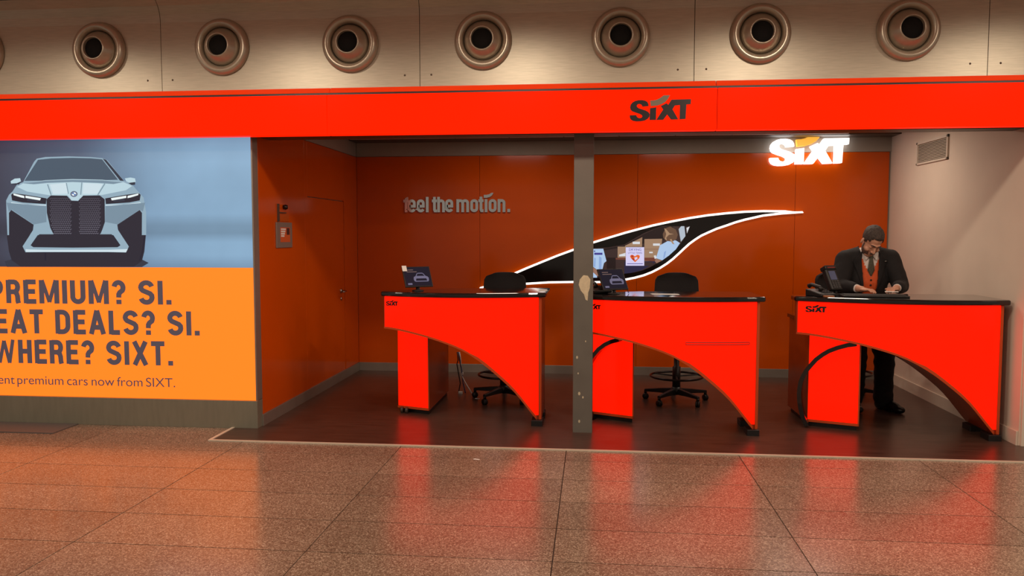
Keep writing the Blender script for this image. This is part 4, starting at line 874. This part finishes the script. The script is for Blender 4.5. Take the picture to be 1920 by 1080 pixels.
draped('lapel', [(-.085, 1.445), (-.150, 1.36), (-.125, 1.30), (-.060, 1.10)], [(-.072, 1.452), (-.080, 1.38), (-.074, 1.27), (-.054, 1.09)], SUIT, .010, man, 14)
draped('lapel', [(.062, 1.452), (.068, 1.38), (.062, 1.27), (.050, 1.09)], [(.078, 1.445), (.145, 1.36), (.120, 1.30), (.056, 1.10)], SUIT, .010, man, 14)
draped('lapel_pin', [(.118, 1.365), (.116, 1.357)], [(.136, 1.367), (.134, 1.359)], SATIN, .014, man, 2, 2, .002)
# shirt, waistcoat, tie, collar
bm = bmesh.new(); limb(bm, [((0, .03, .90), .165), ((0, .015, 1.0), .155), (CH, .172), ((0, -.095, 1.345), .134)], .74); limb(bm, [((-.07, -.105, 1.40), .08), ((.07, -.105, 1.40), .08)])
sh = fuse('shirt', bm, .012, SHIRT, man, 5, .5)
vb = bmesh.new(); vb.from_mesh(sh.data)
bmesh.ops.delete(vb, geom=[f for f in vb.faces if (lambda c: c.y > -.03 or c.z > 1.40 or c.z < .90 or abs(c.x) > .12 or (c.z > 1.225 and abs(c.x+.004) < (c.z-1.225)*.42))(f.calc_center_median())], context='FACES')
for v in vb.verts: v.co += v.normal*.006
vo = from_bm('waistcoat', vb, VEST, man, True)
stree = BVHTree.FromPolygons([v.co[:] for v in sh.data.vertices], [tuple(p.vertices) for p in sh.data.polygons]); tree = stree
for z in (1.20, 1.155, 1.11, 1.065): 
    p = front(.0, z, .009); bm = bmesh.new(); lathe(bm, [(0, -.004), (.008, -.003), (.008, .002)], 10, 'y', p); from_bm('button', bm, BLACK, man, True)
draped('tie', [(-.020, 1.415), (-.016, 1.385), (-.030, 1.285), (-.003, 1.235)], [(.016, 1.415), (.012, 1.385), (.028, 1.285), (.002, 1.235)], TIE, .011, man, 12, 4, .006)
for sx in (-1, 1): draped('collar', [(sx*.072, 1.455), (sx*.060, 1.425), (sx*.050, 1.375)], [(sx*.012, 1.425), (sx*.010, 1.412), (sx*.044, 1.370)], SHIRT, .010, man, 8, 4, .004)
bm = bmesh.new(); ring = [(-.008+.064*math.cos(k*PI/14), -.118+.060*math.sin(k*PI/14), 1.450 + .022*math.sin(k*PI/14)) for k in range(28)]; tube(bm, ring, .016, 8, True); from_bm('collar_band', bm, SHIRT, man, True)
for W_, E_ in ((WR_, ER), (WL_, EL)):
    d = (Vector(W_)-Vector(E_)).normalized(); p = Vector(W_); bm = bmesh.new(); tube(bm, [p-d*.055, p-d*.012], [.036, .034], 16); from_bm('shirt_cuff', bm, SHIRT, man, True)
# trousers and shoes
bm = bmesh.new(); limb(bm, [((0, .03, .96), .155), ((0, .03, .86), .150)], .8)
limb(bm, [(HIPR, .112), (KR, .088), ((-.035, .055, .10), .080)]); limb(bm, [(HIPL, .112), (KL, .088), ((.220, .045, .10), .082)])
tr_ = fuse('trousers', bm, .010, SUIT, man, 5, .5)
NRM = [v.normal.copy() for v in tr_.data.vertices]
for v, nv_ in zip(tr_.data.vertices, NRM): v.co += nv_*(noise.noise(v.co*Vector((12, 12, 20)))*.009)
def shoe(heel, toe):
    b = bmesh.new(); hl, te = Vector(heel), Vector(toe); d = (te-hl).normalized(); r = Euler((0, 0, math.atan2(d.y, d.x))).to_matrix(); L = (te-hl).length
    ellip(b, hl + Vector((0, 0, .055)), (.060, .050, .062), r); ellip(b, hl.lerp(te, .45) + Vector((0, 0, .045)), (L*.48, .052, .056), r); ellip(b, hl.lerp(te, .8) + Vector((0, 0, .034)), (L*.30, .050, .036), r)
    o = fuse('shoe', b, .006, SHOE, man, 3, .5)
    for v in o.data.vertices: v.co.z = max(v.co.z, .002)
    return o
shoe((-.035, .10, 0), (-.055, -.15, 0)); shoe((.215, .09, 0), (.330, -.115, 0))
# hair, beard, brows
def shell(name, c, r, keep, m, amp, seg=40):
    b = bmesh.new(); ellip(b, c, r, None, seg); b.normal_update()
    bmesh.ops.delete(b, geom=[f for f in b.faces if not keep(f.calc_center_median())], context='FACES')
    for v in b.verts: v.co += v.normal*(noise.noise(v.co*60)*amp + noise.noise(v.co*Vector((25, 140, 25)))*amp)
    bmesh.ops.transform(b, matrix=HM, verts=b.verts); o = from_bm(name, b, m, man, True); s = o.modifiers.new('thickness', 'SOLIDIFY'); s.thickness = .006; s.offset = -1; return o
shell('hair', (0, .016, .050), (.0815, .104, .096), lambda c: (c.z > .092 - .020*max(0, abs(c.x)-.03)/.04) if c.y < -.055 else (c.z > .045 if c.y < -.025 else (c.z > -.005 + .02*(c.y < .03) if c.y < .05 else c.z > -.03)), HAIR, .004)
shell('beard', (0, -.026, -.034), (.0665, .072, .092), lambda c: c.y < -.005 and c.z < -.052 - .02*(c.y < -.085) + (.04 if c.y > -.03 else 0), mat('dark_stubble', (92, 66, 56), rough=.85, noise_amt=.3, noise_scale=200), .0012)
bm = bmesh.new(); limb(bm, [((-.020, -.101, -.049), .0045), ((0, -.106, -.046), .005), ((.020, -.101, -.049), .0045)], seg=8); bmesh.ops.transform(bm, matrix=HM, verts=bm.verts); from_bm('moustache', bm, HAIR, man, True)
for sx in (-1, 1):
    bm = bmesh.new(); limb(bm, [((sx*.014, -.097, .034), .0042), ((sx*.030, -.094, .038), .0045), ((sx*.047, -.080, .034), .003)], seg=8); bmesh.ops.transform(bm, matrix=HM, verts=bm.verts); from_bm('eyebrow', bm, HAIR, man, True)
